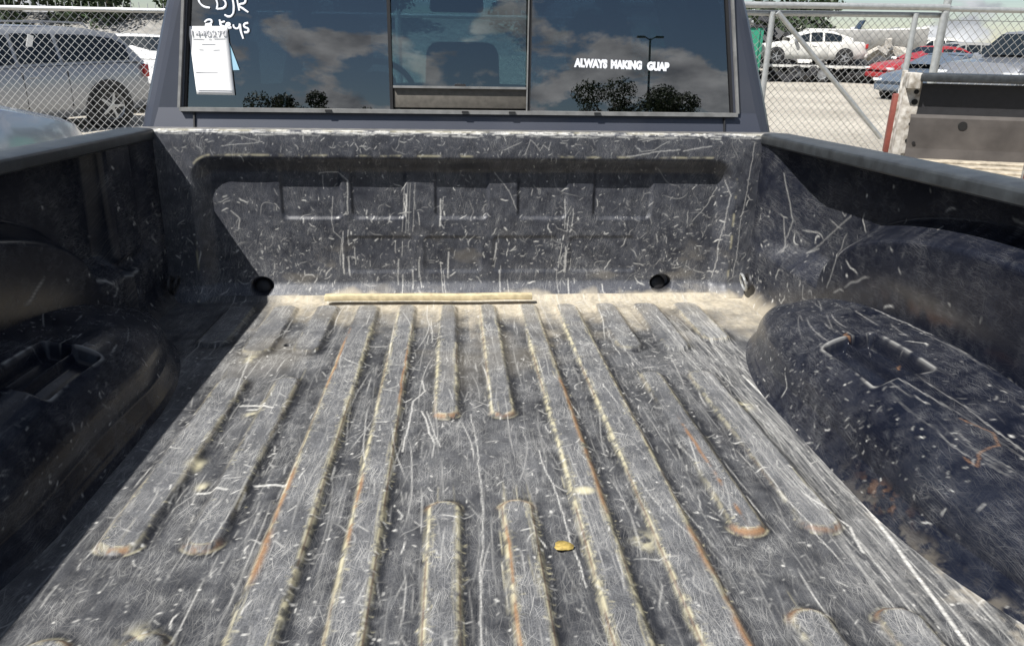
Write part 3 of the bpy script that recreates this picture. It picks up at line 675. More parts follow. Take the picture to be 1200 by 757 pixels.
    o = mesh_obj('wheel_arch', grid_mesh('wheel_arch', np.stack([s*PX2, UY, PZ2], -1), dict(wear_shade=wr, tan=np.zeros(UY.shape), rust=ru, dust=du, scratch=np.clip(sc, 0, 1)), flip=(s < 0)), M['arch'], truck)
    return o
for s in (1, -1): wheel_arch(s)

# ---- bed rails with plastic caps, outer panels, tailgate, wheels
for s in (1, -1):
    prof = [(0.905, 0.446), (0.834, 0.447), (0.830, 0.451), (0.830, 0.469), (0.833, 0.4735), (0.840, 0.476), (0.880, 0.478), (0.908, 0.477), (0.920, 0.470), (0.924, 0.455), (0.924, 0.444)]
    pr3 = [Vector((s*x, 0.004, z)) for x, z in prof]
    MB().prism(pr3, (0, -1.764, 0)).build('bed_rail', M['rail'], truck, bevel=0.0008)
    # outer fender with a wheel opening
    ow = MB(); cyw, rw = -1.03, 0.44
    poly = [(0.0, 0.440), (-1.76, 0.440), (-1.76, -0.28)]
    poly += [(cyw+rw*math.cos(t), -0.36+rw*math.sin(t)) for t in np.linspace(math.pi-0.18, 0.18, 13)]+[(0.0, -0.28)]
    nP = len(poly); vsf = [(s*0.975, y, z) for y, z in poly]+[(s*0.920, y, z) for y, z in poly]
    ow.add(vsf, [(i, (i+1) % nP, nP+(i+1) % nP, nP+i) for i in range(nP)]+[tuple(range(nP)), tuple(range(2*nP-1, nP-1, -1))])
    ow.build('bed_side_panel', M['cab'], truck)
def wheel(parent, c, axis, r=0.38, wdt=0.26, mats=('tyre', 'rim')):
    t = MB().lathe(c, axis, [(r*0.62, -wdt*0.42), (r*0.80, -wdt*0.50), (r*0.95, -wdt*0.46), (r, -wdt*0.32), (r, wdt*0.32), (r*0.95, wdt*0.46), (r*0.80, wdt*0.50), (r*0.62, wdt*0.42)], 32).build('wheel', M['tyre'], parent, smooth=True)
    q = Vector(axis).to_track_quat('Z', 'Y'); cc = Vector(c)
    rm = MB().lathe(c, axis, [(r*0.63, wdt*0.43), (r*0.60, wdt*0.36), (r*0.56, wdt*0.12), (0.0, wdt*0.12)], 28)
    for k in range(5):
        a = 2*math.pi*k/5; d = Vector((math.cos(a), math.sin(a), 0)); e = Vector((-math.sin(a), math.cos(a), 0))
        pl = [d*r*0.06+e*r*0.07, d*r*0.60+e*r*0.05, d*r*0.60-e*r*0.05, d*r*0.06-e*r*0.07]
        rm.prism([cc+q @ (p+Vector((0, 0, wdt*0.22))) for p in pl], q @ Vector((0, 0, wdt*0.14)))
    rm.lathe(cc+q @ Vector((0, 0, wdt*0.2)), axis, [(r*0.14, 0), (r*0.13, wdt*0.18), (0, wdt*0.19)], 14)
    rm.build('rim', M['rim'], t)
    return t
rk = math.tan(RAKE)
for s in (1, -1):
    for yw in (-1.03, 2.65):
        wheel(truck, (s*0.84, yw, -BED_Z+0.385-rk*yw), (s, 0, 0), 0.385, 0.26)
MB().box((0, -1.79-0.27, -0.05), (1.64, 0.54, 0.06)).build('tailgate', M['arch'], truck, bevel=0.012)
MB().box((0, 0.2, -0.33), (1.0, 5.4, 0.14)).build('chassis', M['darkmetal'], truck)

# ---- cab
CY = 0.085; LEAN = math.tan(R(2.5))
def cy(z): return CY+LEAN*(z-0.48)
# rear wall with the window opening: outer and inner outlines share stations
ow_b, ow_t = 0.872, 0.775                  # half widths at bed top and window top
def outer_w(z): return np.interp(z, [-0.45, 0.20, 0.48, 0.82, 0.98, 1.06], [0.95, 0.95, 0.905, 0.800, 0.735, 0.60])
ZW0, ZW1 = 0.526, 0.955                    # window opening
def win_w(z): return np.interp(z, [ZW0, ZW1], [0.775, 0.714])
cab = MB()
def quad(a, b, c, d): cab.add([a, b, c, d], [(0, 1, 2, 3)])
zs = [-0.45, 0.20, 0.47, ZW0]
for z0, z1 in zip(zs[:-1], zs[1:]):
    ya = cy(z0)-(.016 if z0 == 0.47 else 0)
    quad((-outer_w(z0)+.05, ya, z0), (outer_w(z0)-.05, ya, z0), (outer_w(z1)-.05, cy(z1), z1), (-outer_w(z1)+.05, cy(z1), z1))
zs2 = list(np.linspace(ZW0, ZW1, 6))
for z0, z1 in zip(zs2[:-1], zs2[1:]):
    for s in (-1, 1):
        quad((s*win_w(z0), cy(z0), z0), (s*(outer_w(z0)-.05), cy(z0), z0), (s*(outer_w(z1)-.05), cy(z1), z1), (s*win_w(z1), cy(z1), z1))
        quad((s*win_w(z0), cy(z0), z0), (s*win_w(z0), cy(z0)+.05, z0), (s*win_w(z1), cy(z1)+.05, z1), (s*win_w(z1), cy(z1), z1))
zs3 = [ZW1, 1.0, 1.04]
for z0, z1 in zip(zs3[:-1], zs3[1:]):
    quad((-outer_w(z0)+.05, cy(z0), z0), (outer_w(z0)-.05, cy(z0), z0), (outer_w(z1)-.05, cy(z1)+.02, z1), (-outer_w(z1)+.05, cy(z1)+.02, z1))
# rounded corners into the cab sides, then the sides below the belt, the roof and the posts
allz = [-0.45, 0.20, 0.47]+zs2+[1.0, 1.04]
cor = [(0.05, 0.0), (0.035, 0.003), (0.018, 0.012), (0.006, 0.030), (0.0, 0.06), (-0.004, 0.14)]
for s in (-1, 1):
    for z0, z1 in zip(allz[:-1], allz[1:]):
        for (a0, b0), (a1, b1) in zip(cor[:-1], cor[1:]):
            quad((s*(outer_w(z0)-a0), cy(z0)+b0, z0), (s*(outer_w(z0)-a1), cy(z0)+b1, z0), (s*(outer_w(z1)-a1), cy(z1)+b1, z1), (s*(outer_w(z1)-a0), cy(z1)+b0, z1))
    for z0, z1 in ((-0.45, 0.20), (0.20, 0.47), (0.47, 0.56)):
        quad((s*outer_w(z0), CY+.14, z0), (s*outer_w(z0), 2.05, z0), (s*outer_w(z1), 2.05, z1), (s*outer_w(z1), CY+.14, z1))
    for (ya, yb) in ((CY+.14, CY+.24), (0.98, 1.10)):
        for z0, z1 in zip(zs2[:-1], zs2[1:]):
            quad((s*outer_w(z0), ya, z0), (s*outer_w(z0), yb, z0), (s*outer_w(z1), yb, z1), (s*outer_w(z1), ya, z1))
    cab.tube((s*0.88, 2.10, 0.54), (s*0.66, 1.55, 1.02), 0.045, 8)
for i in range(6):
    x0, x1 = -0.74+i*1.48/6, -0.74+(i+1)*1.48/6
    zc = lambda x: 1.085-0.09*(x/0.74)**2
    quad((x0, CY+.02, zc(x0)-.04), (x1, CY+.02, zc(x1)-.04), (x1, .5, zc(x1)), (x0, .5, zc(x0)))
    quad((x0, .5, zc(x0)), (x1, .5, zc(x1)), (x1, 1.55, zc(x1)-.02), (x0, 1.55, zc(x0)-.02))
cab.build('cab_shell', M['cab'], truck, smooth=True)
hood = MB()
hz = [(2.05, 0.52), (2.3, 0.50), (3.2, 0.42), (3.42, 0.34), (3.46, 0.15), (3.44, -0.35)]
for (ya, za), (yb, zb) in zip(hz[:-1], hz[1:]):
    for i in range(6):
        x0, x1 = -0.9+i*0.3, -0.9+(i+1)*0.3; c0, c1 = 0.05*(1-(x0/.9)**2), 0.05*(1-(x1/.9)**2)
        hood.add([(x0, ya, za+c0), (x1, ya, za+c1), (x1, yb, zb+c1), (x0, yb, zb+c0)], [(0, 1, 2, 3)])
for s in (-1, 1):
    hood.add([(s*.9, 2.05, .52), (s*.9, 2.3, .50), (s*.9, 3.2, .42), (s*.9, 3.42, .34), (s*.9, 3.46, .15), (s*.9, 3.44, -.35), (s*.9, 3.1, -.35), (s*.9, 3.0, -.1), (s*.9, 2.3, -.1), (s*.9, 2.2, -.4), (s*.9, 2.05, -.4)], [tuple(range(11))])
hood.build('hood', M['cab'], truck, smooth=True)
MB().box((0, 1.06, -0.40), (1.7, 1.95, 0.06)).build('cab_floor', M['inter'], truck)

# panel seam and small steps under the window
seam = MB()
for s in (-1, 1): seam.box((s*0.745, CY-.009, 0.499), (0.004, 0.010, 0.054), Matrix.Rotation(R(-16), 3, 'X'))
seam.each('panel_seam', M['blackrub'], truck)
# window: frame strips, two fixed panes, the slider and its lower bar
rw_ = empty('rear_window', None, truck)
def wp(x, z, off=0.0): return Vector((x, cy(z)+off, z))
fr = MB()
for s in (-1, 1):
    fr.prism([wp(s*(win_w(ZW0)-.006), ZW0, .004), wp(s*(win_w(ZW0)+.006), ZW0, .004), wp(s*(win_w(ZW1)+.006), ZW1, .004), wp(s*(win_w(ZW1)-.006), ZW1, .004)], (0, 0.016, 0))
fr.each('window_seal', M['blackrub'], rw_)
tr_ = MB()
tr_.box((0, CY-.004, ZW0-.004), (1.562, 0.026, 0.010)); tr_.box((0, CY+.004, ZW1), (1.44, 0.02, 0.012))
for s in (-1, 1):
    tr_.prism([wp(s*(win_w(ZW0)+.006), ZW0, -.010), wp(s*(win_w(ZW0)+.013), ZW0, -.010), wp(s*(win_w(ZW1)+.013), ZW1, -.010), wp(s*(win_w(ZW1)+.006), ZW1, -.010)], (0, 0.018, 0))
tr_.each('window_trim', M['trim'], rw_)
XS0, XS1, ZS = -0.207, 0.178, 0.589
def pane(name, x0b, x1b, x0t, x1t, z0, z1, mat, off=0.012):
    return MB().prism([wp(x0b, z0, off), wp(x1b, z0, off), wp(x1t, z1, off), wp(x0t, z1, off)], (0, 0.005, 0)).build(name, mat, rw_)
pane('pane', -win_w(ZW0), XS0-.004, -win_w(ZW1), XS0-.004, ZW0, ZW1, M['pane'])
rpane = pane('pane', XS1+.004, win_w(ZW0), XS1+.004, win_w(ZW1), ZW0, ZW1, M['pane'])
pane('slider_pane', XS0+.004, XS1-.004, XS0+.004, XS1-.004, ZS, ZW1, M['slider'], 0.009)
sf = MB()
for x in (XS0, XS1): sf.box((x, CY+.010, (ZW0+ZW1)/2), (0.0085, 0.022, ZW1-ZW0))
sf.each('slider_frame', M['blackrub'], rw_)
sf = MB(); sf.box((XS1-.006, CY-.002, (ZW0+ZW1)/2), (0.0035, 0.006, ZW1-ZW0)); sf.box(((XS0+XS1)/2, CY+.0, ZS-.001), (XS1-XS0-.012, 0.010, 0.006)); sf.each('slider_trim', M['trim'], rw_)
MB().box(((XS0+XS1)/2, CY+.014, (ZW0+ZS)/2+.001), (XS1-XS0-.012, 0.020, ZS-ZW0-.010)).build('slider_bar', M['sillp'], rw_, bevel=0.002)
MB().box((-0.015, CY+.001, ZS+.005), (0.030, 0.012, 0.006)).build('slider_latch', M['black'], rw_)
clips = MB()
for px_ in (385, 545, 600, 700): p_ = bed_y(px_, 131.5, CY-.016); clips.box((p_.x, CY-.018, ZW0-.003), (0.018, 0.006, 0.005))
clips.each('trim_clip', M['blackrub'], rw_)
# white decal and marker writing on the glass
def text_mesh(body, size, bold=0.0, spacing=1.0):
    cu = bpy.data.curves.new('txt', 'FONT'); cu.body = body; cu.size = size; cu.offset = bold; cu.extrude = 0.0006; cu.space_character = spacing; cu.resolution_u = 3
    ob = bpy.data.objects.new('txt', cu); COL.objects.link(ob); bpy.context.view_layer.update()
    me = bpy.data.meshes.new_from_object(ob.evaluated_get(bpy.context.evaluated_depsgraph_get())); bpy.data.objects.remove(ob)
    return me
GY_ = CY+0.008
def on_glass(px, py, off=-0.004):
    z = 0.7
    for _ in range(4): p = bed_y(px, py, cy(z)+0.012+off); z = p.z
    return p
def place_text(me, pA, pB, height, parent, mat, name):
    """fit a text mesh so that its baseline runs from pA to pB (bed coordinates, on the glass)"""
    co = np.zeros(len(me.vertices)*3); me.vertices.foreach_get('co', co); co = co.reshape(-1, 3)
    x0, x1, y0, y1 = co[:, 0].min(), co[:, 0].max(), co[:, 1].min(), co[:, 1].max()
    u = (co[:, 0]-x0)/(x1-x0); v = (co[:, 1]-y0)/(y1-y0)
    pA = np.array(pA); pB = np.array(pB)
    new = pA[None]+(pB-pA)[None]*u[:, None]; new[:, 2] += v*height; new[:, 1] += LEAN*v*height-co[:, 2]
    me.vertices.foreach_set('co', new.reshape(-1)); me.update()
    return mesh_obj(name, me, mat, parent)
words = [('ALWAYS', 672.5, 711.5, 79.2, 80.8), ('MAKING', 715.5, 752, 81.0, 82.4), ('GUAP', 758, 784, 83.0, 84.2)]
for wd, xa, xb, ya, yb in words:
    d_ = place_text(text_mesh(wd, 0.03, 0.0022), on_glass(xa, ya), on_glass(xb, yb), 0.0245, rpane, M['marker'], 'decal_lettering')
    d_['label'] = 'white block lettering decal reading '+wd
# paint-marker strokes, in pixels of the photograph
S6 = 6.31
def stroke_px(pts): return [on_glass(210+a/S6, b/S6, -0.003) for a, b in pts]
strokes = {
    'CDJR': [[(175, -45), (150, -15), (148, 8), (160, 32), (188, 54), (228, 62)], [(262, -40), (276, 0), (285, 35), (280, 72)], [(262, -38), (315, -10), (346, 25), (338, 58), (280, 72)],
             [(360, -40), (395, -36), (440, -34)], [(388, -36), (402, 20), (406, 70), (396, 112), (370, 128), (336, 114)], [(425, -30), (436, 30), (447, 82)], [(425, -30), (470, -28), (492, 0), (486, 26), (446, 44), (474, 68), (512, 95)]],
    '2 keys': [[(190, 168), (215, 150), (242, 158), (238, 176), (198, 192), (214, 196), (244, 190)], [(300, 148), (309, 180), (314, 208)], [(340, 162), (306, 182), (342, 204)], [(346, 196), (374, 192), (376, 180), (358, 178), (350, 194), (358, 210), (388, 208)],
               [(402, 184), (408, 206), (426, 216), (446, 204), (452, 180)], [(452, 180), (458, 232), (476, 290)], [(512, 174), (484, 184), (484, 202), (512, 218), (512, 238), (482, 244)]]}
for txt_, sts in strokes.items():
    cu = bpy.data.curves.new('stroke', 'CURVE'); cu.dimensions = '3D'; cu.bevel_depth = 0.0031; cu.bevel_resolution = 2; cu.resolution_u = 4
    for st in sts:
        P_ = stroke_px(st); sp = cu.splines.new('BEZIER'); sp.bezier_points.add(len(P_)-1)
        for bp_, p_ in zip(sp.bezier_points, P_):
            bp_.co = p_; bp_.handle_left_type = bp_.handle_right_type = 'AUTO'; bp_.radius = random.uniform(0.75, 1.1)
    ob = bpy.data.objects.new('stroke', cu); COL.objects.link(ob); bpy.context.view_layer.update()
    me = bpy.data.meshes.new_from_object(ob.evaluated_get(bpy.context.evaluated_depsgraph_get())); bpy.data.objects.remove(ob)
    co = np.zeros(len(me.vertices)*3); me.vertices.foreach_get('co', co); co = co.reshape(-1, 3)
    base = CY+LEAN*(co[:, 2]-0.48)+0.009; co[:, 1] = base+(co[:, 1]-base)*0.25-0.002; me.vertices.foreach_set('co', co.reshape(-1)); me.update()
    d_ = mesh_obj('marker_writing', me, M['marker'], rw_); d_['label'] = 'white marker handwriting reading '+txt_

# cab interior
def seat(x, y, z, wd, hd_w, parent, hz=0.0):
    st = empty('front_seat', None, parent)
    MB().box((x, y-0.25, z-0.62), (wd, 0.52, 0.16)).build('cushion', M['inter'], st, bevel=0.04)
    MB().box((x, y, z-0.32), (wd, 0.15, 0.56), Matrix.Rotation(R(-12), 3, 'X'), 0.86).build('backrest', M['inter'], st, bevel=0.05)
    MB().box((x, y-0.05, z+0.06), (hd_w, 0.11, 0.21), Matrix.Rotation(R(-8), 3, 'X'), 0.88).build('headrest', M['inter'], st, bevel=0.045, seg=3)
    return st
pl = bed_y(398, 45, 1.08); seat(pl.x, 1.08, pl.z-0.08, 0.50, 0.27, truck)
pr_ = bed_y(700, 45, 1.08); seat(pr_.x, 1.08, pr_.z-0.08, 0.50, 0.27, truck)
bench = empty('rear_bench', None, truck)
MB().box((0, 0.30, 0.22), (1.50, 0.16, 0.56)).build('backrest', M['inter'], bench, bevel=0.05)
MB().box((0, 0.52, -0.02), (1.50, 0.50, 0.16)).build('cushion', M['inter'], bench, bevel=0.05)
pc = bed_y(542, 76, 0.36)
MB().box((pc.x, 0.36, pc.z-0.02), (0.235, 0.10, 0.17), None, 0.93).build('headrest', M['inter'], bench, bevel=0.035, seg=3)
MB().box((0, 1.92, 0.40), (1.70, 0.40, 0.22)).build('dashboard', M['inter'], truck, bevel=0.06)
pm = bed_y(535, 4, 1.62); MB().box((pm.x, 1.62, pm.z+0.03), (0.25, 0.05, 0.14), None, 0.9).build('inside_mirror', M['black'], truck, bevel=0.02)
sw = MB(); cst = Vector((-0.40, 1.62, 0.50)); rotw = Matrix.Rotation(R(-28), 3, 'X')
sw.sweep([cst+rotw @ Vector((0.19*math.cos(t), 0, 0.19*math.sin(t))) for t in np.linspace(0, 2*math.pi, 25)[:-1]], 0.014, 8, close=True)
sw.box(cst, (0.34, 0.03, 0.06), rotw); sw.box(cst-rotw @ Vector((0, 0, .08)), (0.05, 0.03, 0.2), rotw); sw.build('steering_wheel', M['black'], truck, smooth=True)
MB().prism([(-0.86, 2.10, .55), (0.86, 2.10, .55), (0.66, 1.57, 1.03), (-0.66, 1.57, 1.03)], (0, 0.004, 0.004)).build('windshield', M['clear'], truck)
for s in (-1, 1):
    for ya, yb in ((CY+.24, 0.98), (1.10, 1.95)):
        yt = min(yb, 1.60)
        MB().prism([(s*(outer_w(.56)-.004), ya, .56), (s*(outer_w(.56)-.004), yb, .56), (s*(outer_w(.98)-.004), yt, .98), (s*(outer_w(.98)-.004), ya, .98)], (-s*.004, 0, 0)).build('side_window', M['pane'] if ya < .9 else M['clear'], truck)
    mr = MB().box((s*1.05, 1.75, 0.62), (0.20, 0.09, 0.26)); mr.build('door_mirror', M['black'], truck, bevel=0.03)

# ------------------------------------------------------------------ loose things on the truck
# paper sheet on the glass
pp = [on_glass(220.3, 31.2, -.0065), on_glass(266.3, 31.2, -.0065), on_glass(275.2, 111.9, -.0065), on_glass(230.8, 111.0, -.0065)]
ctr = sum(pp, Vector())/4
paper = empty('paper_sheet', TRUCK @ Matrix.Translation(pp[3]))
tag(paper, 'white paper sheet with handwritten number taped to the dark rear window', 'paper')
loc = [p-pp[3] for p in pp]
def bil(u, v): return (loc[3]*(1-u)+loc[2]*u)*(1-v)+(loc[0]*(1-u)+loc[1]*u)*v
vs_ = []; fs_ = []
nu_, nv_ = 9, 13
for i in range(nu_):
    for j in range(nv_):
        u, v = i/(nu_-1), j/(nv_-1); p = bil(u, v); p.y -= 0.0012*math.sin(u*3.1)*math.sin(v*7)+0.0006; vs_.append(p)
for i in range(nu_-1):
    for j in range(nv_-1): a = i*nv_+j; fs_.append((a, a+nv_, a+nv_+1, a+1))
m_ = MB().add(vs_, fs_); sh = m_.build('sheet', M['paper'], paper, smooth=True)
sol = sh.modifiers.new('thick', 'SOLIDIFY'); sol.thickness = 0.0004; sol.offset = 1
tm_ = text_mesh('1440270', 0.03, 0.0)
a_, b_ = bil(0.07, 0.865), bil(0.97, 0.865); a_.y -= .0035; b_.y -= .0035
nt_ = place_text(tm_, a_, b_, 0.016, paper, M['ink'], 'number_writing'); nt_['label'] = 'grey handwritten number 1440270'
ln = MB()
for v, u0, u1 in ((0.825, .08, .36), (0.825, .48, .55), (0.832, .62, .90), (0.76, .28, .62), (0.68, .2, .3), (0.68, .55, .72), (0.335, .04, .62), (0.07, .05, .95), (0.04, .05, .95)):
    a_, b_ = bil(u0, v), bil(u1, v); a_.y -= .0022; b_.y -= .0022; ln.tube(a_, b_, 0.0006, 4)
ln.each('printed_line', M['ink'], paper)
bpp = [on_glass(210+a/S6, b/S6, -.0050) for a, b in ((362, 300), (380, 345), (446, 520), (395, 522))]
bt = MB().prism([p-bpp[3] for p in bpp], (0, 0.0004, 0)); bo = bt.build('paper_slip', M['blue_paper']); bo.matrix_world = TRUCK @ Matrix.Translation(bpp[3])
tag(bo, 'pale blue paper slip peeking out beside the white sheet', 'paper')
# wooden strip
wa, wb = -0.400, 0.185
ws = MB()
sta = np.linspace(wa, wb, 9)
vsw = []; fsw = []
for k, x in enumerate(sta):
    yy = -0.058+0.002*math.sin(k*0.9); t_ = 0.0
    for (dy, dz) in ((-0.011, 0.0), (0.011, 0.0), (0.011, 0.016), (-0.011, 0.016)): vsw.append((x, yy+dy, dz+0.0008*math.sin(k*2.1)))
for k in range(8):
    for j in range(4): fsw.append((k*4+j, k*4+(j+1) % 4, k*4+4+(j+1) % 4, k*4+4+j))
fsw += [(0, 1, 2, 3), (32, 33, 34, 35)]
wo = ws.add(vsw, fsw).build('wooden_strip', M['wood'], bevel=0.0015); wo.matrix_world = TRUCK @ Matrix.Translation((0, 0, 0.0145))
tag(wo, 'thin bare pine strip lying on the bed floor against the bulkhead', 'wood strip')
# yellow leaf
lf = MB(); nL = 14; ringv = []
for k in range(nL):
    t = 2*math.pi*k/nL; r = 0.0115*(1+0.25*math.cos(3*t+.5)+0.12*math.sin(7*t)); ringv.append((r*1.15*math.cos(t), r*math.sin(t), 0.0012+0.002*math.sin(2*t)))
lf.add([(0, 0, 0.0012)]+ringv, [(0, 1+k, 1+(k+1) % nL) for k in range(nL)])
lo = lf.build('dry_leaf', M['leaf_y'], smooth=True); lo.modifiers.new('t', 'SOLIDIFY').thickness = 0.0006
lo.matrix_world = TRUCK @ Matrix.Translation((0.112, -1.245, 0.0035))
tag(lo, 'small curled yellow leaf on the worn bed floor', 'leaf')
# ------------------------------------------------------------------ chain-link fence and gate
YF = 5.75
def link_mesh(mb, x0, x1, z0, z1, y, pitch=0.074, r=0.0026, n=3):
    """two families of diagonal wires, clipped to the panel"""
    h = z1-z0
    for sgn in (1, -1):
        k0 = int((x0-h)/pitch)-1; k1 = int((x1+h)/pitch)+1
        for k in range(k0, k1+1):
            xb = k*pitch + (0 if sgn > 0 else 0.0)
            pa = Vector((xb, y+0.002*sgn, z0)); pb = Vector((xb+sgn*h, y+0.002*sgn, z1))
            d = pb-pa
            t0 = (x0-pa.x)/d.x; t1 = (x1-pa.x)/d.x
            lo_, hi_ = max(0, min(t0, t1)), min(1, max(t0, t1))
            if hi_-lo_ < 0.01: continue
            mb.tube(pa+d*lo_, pa+d*hi_, r, n, cap=False)
def barbs(mb, x0, x1, z, y, pitch=0.074):
    k = math.ceil(x0/pitch)
    while k*pitch < x1:
        x = k*pitch; mb.tube((x, y, z-0.03), (x+random.uniform(-.006, .004), y, z+random.uniform(.035, .05)), 0.004, 4); k += 1
def zpx(px, py, y): return on_y(px, py, y).z
z_top = zpx(90, 11, YF)
fence = empty('chain_link_fence', Matrix.Translation((-3, YF, 0)))
tag(fence, 'galvanised chain-link fence with barbed top edge in front of the silver car', 'fence')
def local(o, x, y, z): return (x-o.location.x, y-o.location.y, z-o.location.z)
fx0, fx1 = -9.0, 2.9
mb = MB(); link_mesh(mb, fx0+3, fx1+3, 0.03, z_top, 0.03); barbs(mb, fx0+3, fx1+3, z_top+.02, 0.03); tag(mb.build('wire_mesh', M['wire'], fence), kind='stuff')
MB().tube((fx0+3, 0, z_top), (fx1+3, 0, z_top), 0.0215, 12).build('top_rail', M['steel'], fence, smooth=True)
for xp in (-8.9, -5.6, -0.55, 2.85):
    MB().tube((xp+3, 0, 0), (xp+3, 0, z_top+.04), 0.03, 12).build('post', M['steel'], fence, smooth=True)
# gate: double top pipes, upright, brace
YG = YF-0.15
gate = empty('chain_link_gate', Matrix.Translation((4.0, YG, 0)))
tag(gate, 'pipe-framed chain-link gate with a diagonal brace beside the junkyard', 'gate')
gp = lambda px, py, y=YG: on_y(px, py, y)-gate.location
gl_, gr_ = gp(878, 8).x, gp(1112, 9).x
z1_, z2_ = gp(905, 8).z, gp(905, 17).z
MB().tube((gl_-1.4, 0, z1_), (gr_, 0, gp(1100, 9).z), 0.030, 12).build('top_pipe', M['steel'], gate, smooth=True)
MB().tube((gl_-1.4, 0.06, z2_), (gr_-.03, 0.06, gp(1100, 18).z), 0.026, 12).build('gate_pipe', M['steel'], gate, smooth=True)
up = gp(906, 14); MB().tube((up.x, 0.005, up.z), (up.x, 0.005, 0.05), 0.028, 12).build('upright', M['steel'], gate, smooth=True)
ba, bb_ = gp(909, 15), gp(1029, 161); MB().tube((ba.x, -0.05, ba.z), (bb_.x, -0.05, bb_.z), 0.024, 12).build('brace', M['steel'], gate, smooth=True)
for px_ in (1074, 1107):
    u_ = gp(px_, 16); MB().tube((u_.x, 0.005, u_.z), (u_.x, 0.005, 0.05), 0.033 if px_ > 1100 else 0.027, 12).build('upright', M['steel'], gate, smooth=True)
MB().tube((gl_-1.4, 0.06, 0.10), (gr_-.03, 0.06, 0.10), 0.024, 10).build('bottom_pipe', M['steel'], gate, smooth=True)
mb = MB(); link_mesh(mb, gl_-1.4, gr_-.05, 0.10, z2_, 0.10); tag(mb.build('wire_mesh', M['wire'], gate), kind='stuff')
fence2 = empty('chain_link_fence', Matrix.Translation((gr_+4.0, YF, 0)))
tag(fence2, 'chain-link fence panel between the gate hinge post and the grey pickup', 'fence')
fr_ = 11.0-(gr_+4.0); zt2 = zpx(1160, 12, YF)
mb = MB(); link_mesh(mb, 0.05, fr_, 0.03, zt2, 0.03, 0.088, 0.0032); tag(mb.build('wire_mesh', M['wire'], fence2), kind='stuff')
MB().tube((0.0, 0, zt2), (fr_, 0, zt2), 0.026, 12).build('top_rail', M['steel'], fence2, smooth=True)
MB().tube((0.06, 0.03, zpx(1160, 25, YF)), (fr_, 0.03, zpx(1160, 25, YF)), 0.004, 6).build('tension_wire', M['wire'], fence2)
for xp in (0.07, fr_-.1): MB().tube((xp, 0, 0), (xp, 0, zt2+.10), 0.036, 12).build('post', M['steel'], fence2, smooth=True)

